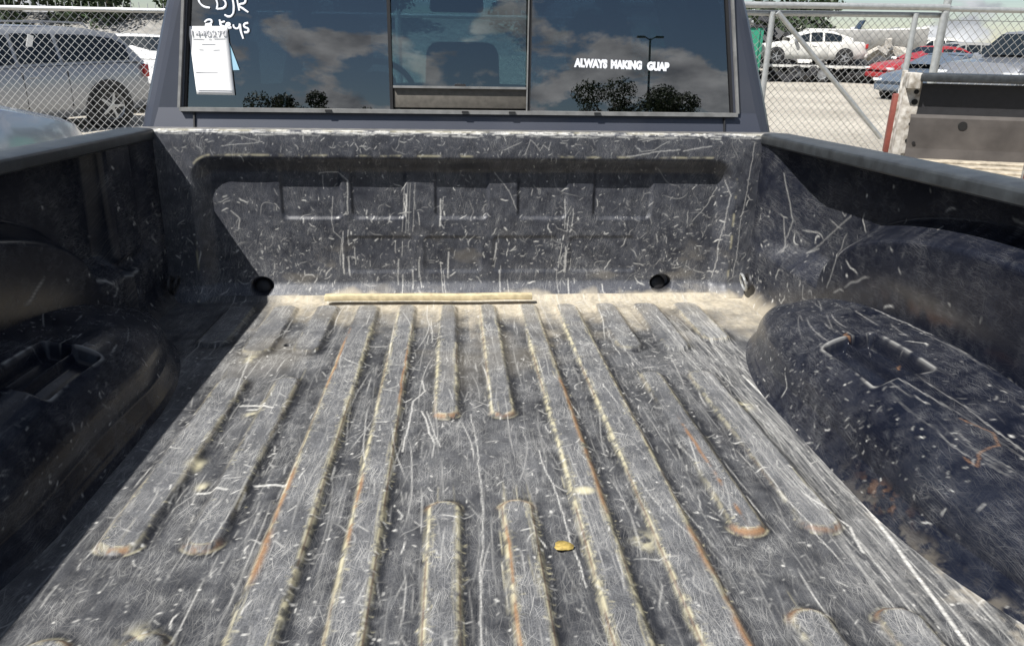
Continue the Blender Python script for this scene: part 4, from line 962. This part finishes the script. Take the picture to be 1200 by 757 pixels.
# ------------------------------------------------------------------ cars
def car(name, label, cat, loc, yaw, L=4.5, W=1.8, H=1.5, paint='silver', style='sedan', rails=False, mirror='silver', group=None, sticker=False, glassm='carglass', wheels=True, z=0.0):
    """a lofted car: +x forward, base on the ground"""
    root = empty(name, Matrix.Translation((loc[0], loc[1], z)) @ Matrix.Rotation(yaw, 4, 'Z')); tag(root, label, cat, group)
    wr = 0.33*H/1.5; hl = L/2
    if style == 'wagon':   # short hood, long roof
        belt = [(-hl, .98), (-hl*.9, 1.00), (0.0, .96), (hl*.42, .92), (hl*.46, .92), (hl*.9, .76), (hl, .62)]
        roof = [(-hl*.97, 1.00), (-hl*.80, H*.93), (-hl*.55, H*.985), (0, H), (hl*.12, H*.97), (hl*.52, .94)]
        pil = [(-hl*.84, -hl*.30), (-hl*.27, hl*.02), (hl*.05, hl*.36)]
    elif style == 'pickup':
        belt = [(-hl, 1.0), (-hl*.1, 1.0), (0, 1.0), (hl*.4, 1.02), (hl*.5, 1.05), (hl*.92, .98), (hl, .80)]
        roof = [(-hl*.15, 1.02), (-hl*.10, H*.97), (0.1, H), (hl*.22, H*.98), (hl*.48, 1.05)]
        pil = [(-hl*.08, hl*.02), (hl*.05, hl*.34)]
    else:
        belt = [(-hl, .80), (-hl*.93, .98), (-hl*.55, 1.0), (0, .96), (hl*.36, .95), (hl*.42, .97), (hl*.85, .82), (hl*.97, .70), (hl, .58)]
        roof = [(-hl*.72, .99), (-hl*.36, H*.96), (-hl*.15, H), (0.05, H*.985), (hl*.40, .97)]
        pil = [(-hl*.52, -hl*.22), (-hl*.18, hl*.02), (hl*.05, hl*.28)]
    k = H/1.5; belt = [(x, z_*k) for x, z_ in belt]
    bx, bz = zip(*belt); rx, rz = zip(*roof); rz = [max(r, b) for r, b in zip(rz, rz)]
    hw = W/2
    xs_ = np.unique(np.concatenate([np.linspace(-hl, hl, 34), bx]))
    ring = []
    for x in xs_:
        e = 1-0.13*abs(x/hl)**5-0.05*max(0, x/hl)**3; ww = hw*e; zb = np.interp(x, bx, bz); lo_ = 0.20*k+0.10*abs(x/hl)**6
        half = [(0, lo_), (ww*.86, lo_), (ww*.96, lo_+.10), (ww, lo_+.28*k), (ww*.995, zb-.22*k), (ww*.975, zb-.10*k), (ww*.945, zb-.03*k), (ww*.86, zb), (ww*.45, zb+.025*k), (0, zb+.032*k)]
        ring.append([(x, y, z_) for y, z_ in half]+[(x, -y, z_) for y, z_ in half[-2:0:-1]])
    nR = len(ring[0]); V = [p for r_ in ring for p in r_]
    F = [(i*nR+j, i*nR+(j+1) % nR, (i+1)*nR+(j+1) % nR, (i+1)*nR+j) for i in range(len(ring)-1) for j in range(nR)]
    F += [tuple(range(nR)), tuple(range((len(ring)-1)*nR, len(ring)*nR))]
    body = MB().add(V, F).build('body', M[paint], root, smooth=True)
    # greenhouse
    gx = np.unique(np.concatenate([np.linspace(rx[0], rx[-1], 22), rx])); ring = []
    def gw(x, t): return hw*np.interp(t, [0, .75, .93, 1], [.93, .775, .68, .46])
    for x in gx:
        zb = np.interp(x, bx, bz)-.02; zr = max(np.interp(x, rx, rz), zb+.012); half = []
        for t in (0, .25, .5, .75, .93, 1): half.append((gw(x, t*min(1, (zr-zb)/(H-zb*.99+.02)*1.02)), zb+(zr-zb)*t))
        half.append((0, zr+.02))
        ring.append([(x, y, z_) for y, z_ in half]+[(x, -y, z_) for y, z_ in half[-2::-1]])
    nR = len(ring[0]); V = [p for r_ in ring for p in r_]
    F = [(i*nR+j, i*nR+j+1, (i+1)*nR+j+1, (i+1)*nR+j) for i in range(len(ring)-1) for j in range(nR-1)]
    MB().add(V, F).build('roof', M[paint], root, smooth=True)
    def gpt(x, t, off=.012):
        zb = np.interp(x, bx, bz); zr = max(np.interp(x, rx, rz), zb+.012)
        return gw(x, t*min(1, (zr-zb)/(H-zb*.99+.02)*1.02))+off, zb+(zr-zb)*t
    for s in (-1, 1):
        for (xa, xb) in pil:
            P_ = []
            for x in np.linspace(xa, xb, 7): y, z_ = gpt(x, .05); P_.append((x, s*y, z_))
            for x in np.linspace(xb, xa, 7): y, z_ = gpt(x, .80); P_.append((x, s*y, z_))
            m7 = len(P_); MB().add(P_, [(i, i+1, m7-2-i, m7-1-i) for i in range(6)]).build('side_window', M[glassm], root, smooth=True)
    def end_glass(ra, rb, nm):
        P_ = []
        for t in np.linspace(.12, .9, 5):
            x = ra[0]+(rb[0]-ra[0])*t; z_ = ra[1]+(rb[1]-ra[1])*t; wv = hw*(.86-.16*t)
            dx = .012 if ra[0] > rb[0] else -.012
            for yq in (-1, -.5, 0, .5, 1): P_.append((x+dx, wv*yq, z_+.028-.012*yq*yq))
        MB().add(P_, [(i*5+j, i*5+j+1, i*5+6+j, i*5+5+j) for i in range(4) for j in range(4)]).build(nm, M[glassm], root, smooth=True)
    end_glass((rx[-1], np.interp(rx[-1], bx, bz)), (rx[-2], rz[-2]), 'windshield')
    end_glass((rx[0], np.interp(rx[0], bx, bz)), (rx[1], rz[1]), 'rear_window')
    if wheels:
        for xw in (-hl*.60, hl*.62):
            for s in (-1, 1):
                MB().lathe((xw, s*(hw-.03), wr), (0, s, 0), [(0, .028), (wr*1.22, .028), (wr*1.22, -.10)], 28).build('wheel_well', M['black'], root)
                wheel(root, (xw, s*(hw-.045), wr), (0, s, 0), wr, .21)
    for s in (-1, 1):
        y = s*hw*.80
        tl = MB().box((-hl*.985+.02, y, np.interp(-hl*.9, bx, bz)-.16*k), (.10, hw*.30, .20*k)); tl.build('tail_light', M['tail'], root, bevel=.02)
        MB().box((hl*.955, y*.93, np.interp(hl*.95, bx, bz)-.09*k), (.16, hw*.36, .10*k)).build('headlight', M['lamp'], root, bevel=.02)
        xm = hl*.30; zm = np.interp(xm, bx, bz)+.07
        if mirror: MB().box((xm, s*(hw+.07), zm), (.11, .20, .15)).build('door_mirror', M[mirror], root, bevel=.03)
        if rails:
            MB().sweep([(-hl*.62, s*hw*.60, H*.985+.0), (-hl*.58, s*hw*.60, H+.05), (-hl*.2, s*hw*.60, H+.065), (hl*.02, s*hw*.60, H+.05), (hl*.07, s*hw*.60, H*.985)], .016, 6).build('roof_rail', M['silver'], root, smooth=True)
        MB().box((-.05*hl, s*(hw+.004), .80*k), (.16, .02, .025)).build('door_handle', M[paint], root, bevel=.006)
        sl = MB()
        for xq in () if not mirror else (hl*.37, hl*.03, -hl*.30): sl.box((xq, s*(hw*.985), .62*k), (.005, .03, .50*k))
        sl.each('door_gap', M['hole'], root)
    MB().box((-hl+.02, 0, .42*k), (.12, W*.86, .20*k)).build('bumper', M[paint], root, bevel=.04)
    MB().box((hl-.03, 0, .40*k), (.12, W*.80, .20*k)).build('bumper', M[paint], root, bevel=.04)
    if sticker:
        y, z_ = gpt(-hl*.02, .6, .02)
        MB().box((-hl*.10, y+.01, z_), (.09, .006, .20), Matrix.Rotation(R(-20), 3, 'Y')).build('window_sticker', M['paper'], root)
    return root

# silver wagon behind the left fence
a_ = on_z(141, 153, 0.0)
car('parked_car', 'silver estate car with roof rails parked behind the chain-link fence', 'car', (-7.25, 11.1), R(-122), 4.4, 1.8, 1.60, 'silver', 'wagon', rails=True, mirror='silver', sticker=True)
car('parked_car', 'white saloon car partly hidden behind the silver estate car', 'car', (-7.0, 16.2), R(-70), 4.5, 1.8, 1.46, 'white', 'sedan')
# pale car beside the truck's front, only a wing and bonnet in view
car('parked_car', 'pale silver-blue car whose bonnet shows beside the dark pickup', 'car', (-3.36, 1.25), R(90), 4.7, 1.95, 1.90, 'palecar', 'sedan', mirror=None)
pale = [o for o in COL.objects if o.get('label', '').startswith('pale silver-blue')][0]
for s_ in (-1, 1):
    MB().sweep([(2.35*u, s_*.975*(.80-.10*u**3), 1.90/1.5*float(np.interp(u, [.42, .85, .97], [.97, .82, .70]))+.004) for u in np.linspace(.44, .93, 9)], .007, 6).build('bonnet_gap', M['hole'], pale, smooth=True)

# ---- the junkyard behind the gate
def gpos(px, py): p = on_z(px, py, 0.0); return (p.x, p.y)
def trailer(name, label, c, yaw, L=4.6):
    t = empty(name, Matrix.Translation((c[0], c[1], 0)) @ Matrix.Rotation(yaw, 4, 'Z')); tag(t, label, 'trailer')
    MB().box((0, 0, .62), (L, 2.0, .10)).build('deck', M['darkmetal'], t)
    for s in (-1, 1):
        MB().box((0, s*1.03, .60), (L, .07, .09)).build('side_beam', M['dirty_white'], t)
        for xw in (-.5, .5): wheel(t, (xw, s*1.0, .31), (0, s, 0), .31, .2)
        MB().tube((-L*.45, s*1.0, .62), (-L*.45, s*1.0, 1.6), .04, 8).build('stake', M['dirty_white'], t)
    MB().box((L*.5+.6, 0, .5), (1.3, .1, .1)).build('drawbar', M['darkmetal'], t)
    return t
c_ = gpos(955, 97)
trailer('car_trailer', 'dark flatbed trailer with white side beam carrying a white wreck', (c_[0]+.0, c_[1]+1.2), R(-12), 5.0)
car('wrecked_car', 'white wrecked car body standing on the flatbed trailer', 'car', (c_[0], c_[1]+1.2), R(168), 4.3, 1.75, 1.28, 'dirty_white', 'sedan', z=.68)
c_ = gpos(1036, 97)
boat = empty('derelict_boat', Matrix.Translation((c_[0]+.4, c_[1]+3.2, 0)) @ Matrix.Rotation(R(-14), 4, 'Z')); tag(boat, 'white boat hull propped on stands behind the red car', 'boat')
hv, hf = [], []; st_ = [(-2.4, .85, .0), (-1.6, 1.0, .0), (0, 1.05, .02), (1.2, .85, .10), (2.1, .42, .24), (2.7, .03, .42)]
for (x, hw_, rise) in st_:
    hv += [(x, 0, .95+rise*.9), (x, hw_*.62, 1.10+rise*.8), (x, hw_*.92, 1.45+rise*.5), (x, hw_, 2.0+rise*.35), (x, 0, 2.06+rise*.38), (x, -hw_, 2.0+rise*.35), (x, -hw_*.92, 1.45+rise*.5), (x, -hw_*.62, 1.10+rise*.8)]
for i in range(5):
    for j in range(8): hf.append((i*8+j, i*8+(j+1) % 8, i*8+8+(j+1) % 8, i*8+8+j))
hf += [tuple(range(8)), tuple(range(40, 48))]
MB().add(hv, hf).build('hull', M['dirty_white'], boat, smooth=True)
MB().prism([(-.3, -.55, 2.05), (-.3, .55, 2.05), (-.1, .45, 2.42), (-.1, -.45, 2.42)], (.05, 0, 0)).build('windscreen', M['carglass'], boat)
for x in (-1.6, .9):
    for s_ in (-1, 1): MB().tube((x, s_*.75, 0), (x, s_*.55, 1.15), .05, 8).build('stand', M['darkmetal'], boat)
c_ = gpos(1065, 101); car('wrecked_car', 'red car parked among the wrecks behind the gate', 'car', (c_[0]+1.0, c_[1]+.6), R(186), 4.4, 1.75, 1.45, 'red', 'sedan')
c_ = gpos(1082, 118); car('wrecked_car', 'blue-grey car parked in front of the red car behind the gate', 'car', (c_[0]+.8, c_[1]+.5), R(200), 4.0, 1.7, 1.30, 'bluegrey', 'sedan')
c_ = gpos(1180, 150); car('parked_pickup', 'dark grey pickup parked close behind the right-hand fence', 'pickup', (c_[0]+1.3, c_[1]+1.0), R(205), 5.2, 1.95, 1.85, 'grey', 'pickup')
c_ = gpos(930, 92); car('wrecked_car', 'black car in the row behind the flatbed trailer', 'car', (c_[0]+0.5, c_[1]+6.5), R(175), 4.6, 1.8, 1.62, 'black', 'wagon')
c_ = gpos(990, 92); car('wrecked_car', 'grey estate car in the row behind the flatbed trailer', 'car', (c_[0]+1.5, c_[1]+7.0), R(184), 4.5, 1.8, 1.62, 'grey', 'wagon')
c_ = gpos(1130, 97); car('wrecked_car', 'beige-silver car in the row behind the red car', 'car', (c_[0]+2.0, c_[1]+4.0), R(178), 4.5, 1.8, 1.60, 'silver_beige', 'wagon')
for k, (px_, dy, yw, Lc, Hc, pt, st_, lb) in enumerate([
        (945, 11, 170, 4.5, 1.75, 'darkmetal', 'wagon', 'charcoal estate car far back in the junkyard behind the white wreck'),
        (1010, 9, 12, 4.4, 1.5, 'bluegrey', 'sedan', 'blue-grey saloon far back in the junkyard beside the white boat'),
        (1150, 10, 182, 4.6, 1.8, 'dirty_white', 'wagon', 'dirty white estate car far back behind the grey pickup')]):
    c_ = gpos(px_, 92); car('wrecked_car', lb, 'car', (c_[0]+.3*dy, c_[1]+dy), R(yw), Lc, 1.8, Hc, pt, st_)
def heap(label, px, dy, wdt, hgt, mat, seed, n=60):
    r_ = np.random.default_rng(seed); c = gpos(px, 96); m = MB()
    for _ in range(n):
        u = r_.uniform(-1, 1); zz = hgt*(1-abs(u)**1.6)*r_.uniform(.05, 1)
        m.box((u*wdt/2, r_.uniform(-.8, .8), max(.15, zz)), (r_.uniform(.15, 1.1), r_.uniform(.1, .6), r_.uniform(.05, .4)), Euler((r_.uniform(-.6, .6), r_.uniform(-.6, .6), r_.uniform(0, 3))).to_matrix())
    o = m.build('scrap_heap', M[mat]); o.location = (c[0], c[1]+dy, 0); tag(o, label, 'scrap', kind='stuff')
heap('dark heap of scrap panels behind the white wreck', 930, 4.5, 6.0, 2.5, 'darkmetal', 1, 90)
heap('pale heap of car panels beside the white boat', 1012, 3.5, 4.0, 1.9, 'dirty_white', 2, 50)
heap('low dark pile of scrap in front of the white boat', 1015, -.3, 3.0, .8, 'darkmetal', 4, 50)
heap('low dark pile of scrap beneath the white wreck', 960, .0, 5.0, .5, 'darkmetal', 5, 50)
heap('pale jumble of panels and pipes in front of the white boat', 1042, 1.6, 4.5, 1.7, 'weathered', 6, 60)
heap('grey heap of scrap metal behind the red car', 1085, 5.0, 6.5, 2.2, 'steel', 3, 90)
# green container
c_ = gpos(886, 100)
ct = empty('waste_container', Matrix.Translation((c_[0]-1.2, c_[1]+3.0, 0)) @ Matrix.Rotation(R(-10), 4, 'Z')); tag(ct, 'green steel waste container behind the gate upright', 'container')
MB().box((0, 0, 1.05), (4.2, 2.0, 1.9)).build('shell', M['green'], ct, bevel=.03)
for k in range(7): MB().box((-1.9+k*.633, -1.03, 1.05), (.08, .06, 1.8)).build('rib', M['green'], ct)
MB().box((0, 0, 2.02), (4.3, 2.1, .08)).build('lid', M['darkmetal'], ct, bevel=.02)
for k in (-1, 1): MB().box((k*1.6, 0, .06), (.2, 1.8, .12)).build('skid', M['darkmetal'], ct)

# ---- neighbouring truck bed on the right: white outside, taupe inside, no tailgate
FB = 0.93                                    # its floor height
pA = on_z(1050, 186, FB)
nb_yaw = R(-15)
nbm = Matrix.Translation((pA.x, pA.y, 0)) @ Matrix.Rotation(nb_yaw, 4, 'Z')
nb = empty('neighbour_pickup', nbm); tag(nb, 'old white pickup with an open taupe cargo bed and missing tailgate', 'pickup truck')
BL, BW, BH = 2.3, 1.62, 0.50                 # +x along the bed, -y towards the camera
z0, z1 = FB, FB+BH
MB().box((BL/2+.08, -BW/2, z0-.03), (BL-.02, BW+.1, .06)).build('bed_floor', M['oldfloor'], nb)
for k in range(9): MB().box((BL/2+.08, -.10-k*.18, z0+.006), (BL-.1, .07, .012)).build('floor_rib', M['oldfloor'], nb, bevel=.004)
for (yy, nm, sg) in ((0.05, 'far', 1), (-BW-.05, 'near', -1)):
    # inner skin, outer skin, rail
    ins = MB(); ins2 = MB(); prof = [(0.0, z0), (0.012, z0+.06), (0.022, z0+.20), (0.026, z0+.24), (0.040, z0+.26), (0.046, z1-.06)]
    for (d0, a0), (d1, a1) in zip(prof[:-1], prof[1:]):
        for i in range(10):
            x0_, x1_ = .06+i*(BL-.06)/10, .06+(i+1)*(BL-.06)/10
            (ins2 if a0 > z0+.255 else ins).add([(x0_, yy+sg*d0, a0), (x1_, yy+sg*d0, a0), (x1_, yy+sg*d1, a1), (x0_, yy+sg*d1, a1)], [(0, 1, 2, 3)])
    iw = ins.build('inner_wall', M['taupe'], nb, smooth=True); ins2.build('upper_band', M['black'], iw, smooth=True)
    MB().box((BL/2, yy+sg*.17, z0+.08), (BL, .03, BH*1.30)).build('outer_panel', M['white'], nb, bevel=.01)
    MB().box((BL/2+.03, yy+sg*.065, z1-.025), (BL-.06, .215, .045)).build('bed_rail', M['rail'], nb, bevel=.010)
    # corner post with folded flanges, holes and lamp
    ps = MB(); ps.box((.025, yy+sg*.10, (z0+z1)/2-.01), (.05, .12, BH-.02)); ps.box((.065, yy+sg*.045, (z0+z1)/2), (.06, .012, BH-.04))
    ps.box((.035, yy+sg*.045, z1-.045), (.07, .13, .09)); ps.build('corner_post', M['weathered'], nb, bevel=.006)
    hs = MB()
    for (zz, rr_) in ((z1-.11, .014), (z1-.17, .018), (z1-.30, .010), (z1-.40, .012)):
        hs.lathe((.062+.006, yy+sg*.037, zz), (0, -sg, 0), [(rr_, -.004), (rr_, .003), (0, .003)], 12)
    hs.each('post_hole', M['hole'], nb)
    MB().box((-.006, yy+sg*.155, z0+.19), (.05, .05, .36)).build('tail_light', M['oldtail'], nb, bevel=.010)
    MB().box((.010, yy+sg*.135, (z0+z1)/2), (.028, .03, BH+.02)).build('edge_strip', M['weathered'], nb, bevel=.006)
MB().lathe((.36, .0705, z0+.20), (0, -1, 0), [(.026, -.004), (.026, .004), (0, .004)], 16).build('stake_hole', M['hole'], nb)
MB().lathe((.10, .061, z0+.09), (0, -1, 0), [(.010, -.004), (.010, .006), (0, .006)], 10).build('small_hole', M['hole'], nb)
MB().box((BL+.05, -BW/2, (z0+z1)/2), (.05, BW+.2, BH)).build('bulkhead', M['taupe'], nb)
cb = MB(); cbp = [(BL+.12, .25), (BL+.12, 1.35), (BL+.30, 1.80), (BL+1.35, 1.80), (BL+1.85, 1.28), (BL+3.0, 1.18), (BL+3.1, .5), (BL+3.0, .3)]
cb.prism([(x, .16, z_) for x, z_ in cbp], (0, -BW-.32, 0)); cb.build('cab_shell', M['white'], nb, bevel=.04)
MB().box((BL+.12, -BW/2, 1.52), (.06, BW-.35, .32), Matrix.Rotation(R(18), 3, 'Y')).build('rear_window', M['carglass'], nb, bevel=.02)
for s, yy in ((1, .10), (-1, -BW-.10)):
    for xw in (1.05, BL+2.3): wheel(nb, (xw, yy, .36), (0, s, 0), .36, .24)

# ------------------------------------------------------------------ trees, lamp post
def tree(name, label, loc, h, rad, seed, leaf='leaf_a', n=1500, lsz=0.30, group=None, base=0.25, squash=0.8):
    r_ = np.random.default_rng(seed); root = empty(name, Matrix.Translation((loc[0], loc[1], loc[2]))); tag(root, label, 'tree', group)
    tr = MB(); top = h*0.62; pts = [(0, 0, -.1), (.06*h*r_.normal()*.3, .02*h, h*.25), (.03*h*r_.normal(), .02*h, top)]
    rads = [h*.032, h*.024, h*.010]
    for k in range(2): tr.tube(pts[k], pts[k+1], rads[k], 8, rads[k+1])
    clumps = []
    for k in range(13):
        a = r_.uniform(0, 6.28); zz = h*r_.uniform(base+.12, .93); rr = rad*math.sqrt(max(0.05, 1-((zz/h-.55)/.48)**2))*r_.uniform(.35, .85)
        c = Vector((rr*math.cos(a), rr*math.sin(a), zz)); clumps.append((c, rad*r_.uniform(.28, .48)))
        q = Vector((0, .02*h, min(top, max(h*.2, zz-.25*h)))); tr.tube(q, c, h*.010, 5, h*.003)
    tr.build('trunk', M['bark'], root, smooth=True)
    V = []; F = []
    per = n//len(clumps)
    for c, cr in clumps:
        for _ in range(per):
            d = Vector(r_.normal(0, 1, 3)); d.normalize(); p = c+Vector((d.x, d.y, d.z*squash))*cr*r_.uniform(.35, 1.05)**.6
            nrm = (d+Vector(r_.normal(0, .6, 3))).normalized(); t1 = nrm.orthogonal().normalized(); t2 = nrm.cross(t1); a = r_.uniform(0, 6.28)
            u = (t1*math.cos(a)+t2*math.sin(a))*lsz*r_.uniform(.5, 1); v = (t2*math.cos(a)-t1*math.sin(a))*lsz*r_.uniform(.3, .6)
            k0 = len(V); V += [p-u, p+v, p+u, p-v]; F.append((k0, k0+1, k0+2, k0+3))
    MB_ = raw_mesh('crown', V, F); mesh_obj('crown', MB_, M[leaf], root)
    return root
# dark trees beyond the bank
for k, x in enumerate((-36, -31.5, -27, -22.5, -18, -15, -12.5, -9.5, -6)):
    tree('bank_tree', 'leafy dark tree on the gravel bank behind the silver estate car', (x+random.uniform(-1, 1), 66+2*(k % 2), 1.3), 6.6+(k*1.7) % 1.6, 4.0, 300+k, 'leaf_a', 3200, .30, group='trees on the bank behind the left fence', base=-.08)
for k, (x, y, hh) in enumerate([(6, 66, 6.4), (12, 64, 6.2), (17.5, 66, 5.8), (23, 63, 5.6), (29, 66, 4.6)]):
    tree('bank_tree', 'leafy dark tree on the bank behind the junkyard cars', (x, y, .4), hh, 4.0, 330+k, 'leaf_a', 2600, .30, group='trees on the bank behind the junkyard', base=-.05)
# behind the camera: what the rear window mirrors
def mirror_pos(px, dist):
    az = math.atan((px-600)/FPX)+YAW
    return (dist*math.sin(az), -2.2-dist*math.cos(az))
for k, (px_, hh, rd, lb) in enumerate([(722, 7.1, 2.4, 'tall dark tree mirrored in the right window pane left of the lamp post'), (788, 6.7, 2.3, 'rounded dark tree mirrored in the right window pane behind the lamp post')]):
    x, y = mirror_pos(px_, 45); tree('mirrored_tree', lb, (x, y, 0), hh, rd, 400+k, 'leaf_a', 11000, .11, group='trees across the lot behind the photographer', base=.05)
for k, (px_, hh, rd) in enumerate([(305, 6.5, 2.2), (352, 6.2, 2.0), (432, 5.7, 2.2)]):
    x, y = mirror_pos(px_, 45); tree('mirrored_tree', 'low dark tree mirrored along the bottom of the left window pane', (x, y, 0), hh, rd, 410+k, 'leaf_a', 8000, .11, group='low trees across the lot', base=.02)
lp = mirror_pos(770, 50); post = empty('lamp_post', Matrix.Translation((lp[0], lp[1], 0))); tag(post, 'tall twin-arm lamp post mirrored in the right window pane', 'lamp post')
MB().tube((0, 0, 0), (0, 0, 10.2), .10, 10, .07).build('pole', M['darkmetal'], post, smooth=True)
for s in (-1, 1):
    MB().tube((0, 0, 10.1), (s*.35, 0, 10.3), .04, 6).build('arm', M['darkmetal'], post)
    MB().box((s*.62, 0, 10.3), (.55, .28, .12)).build('lamp_head', M['darkmetal'], post, bevel=.03)
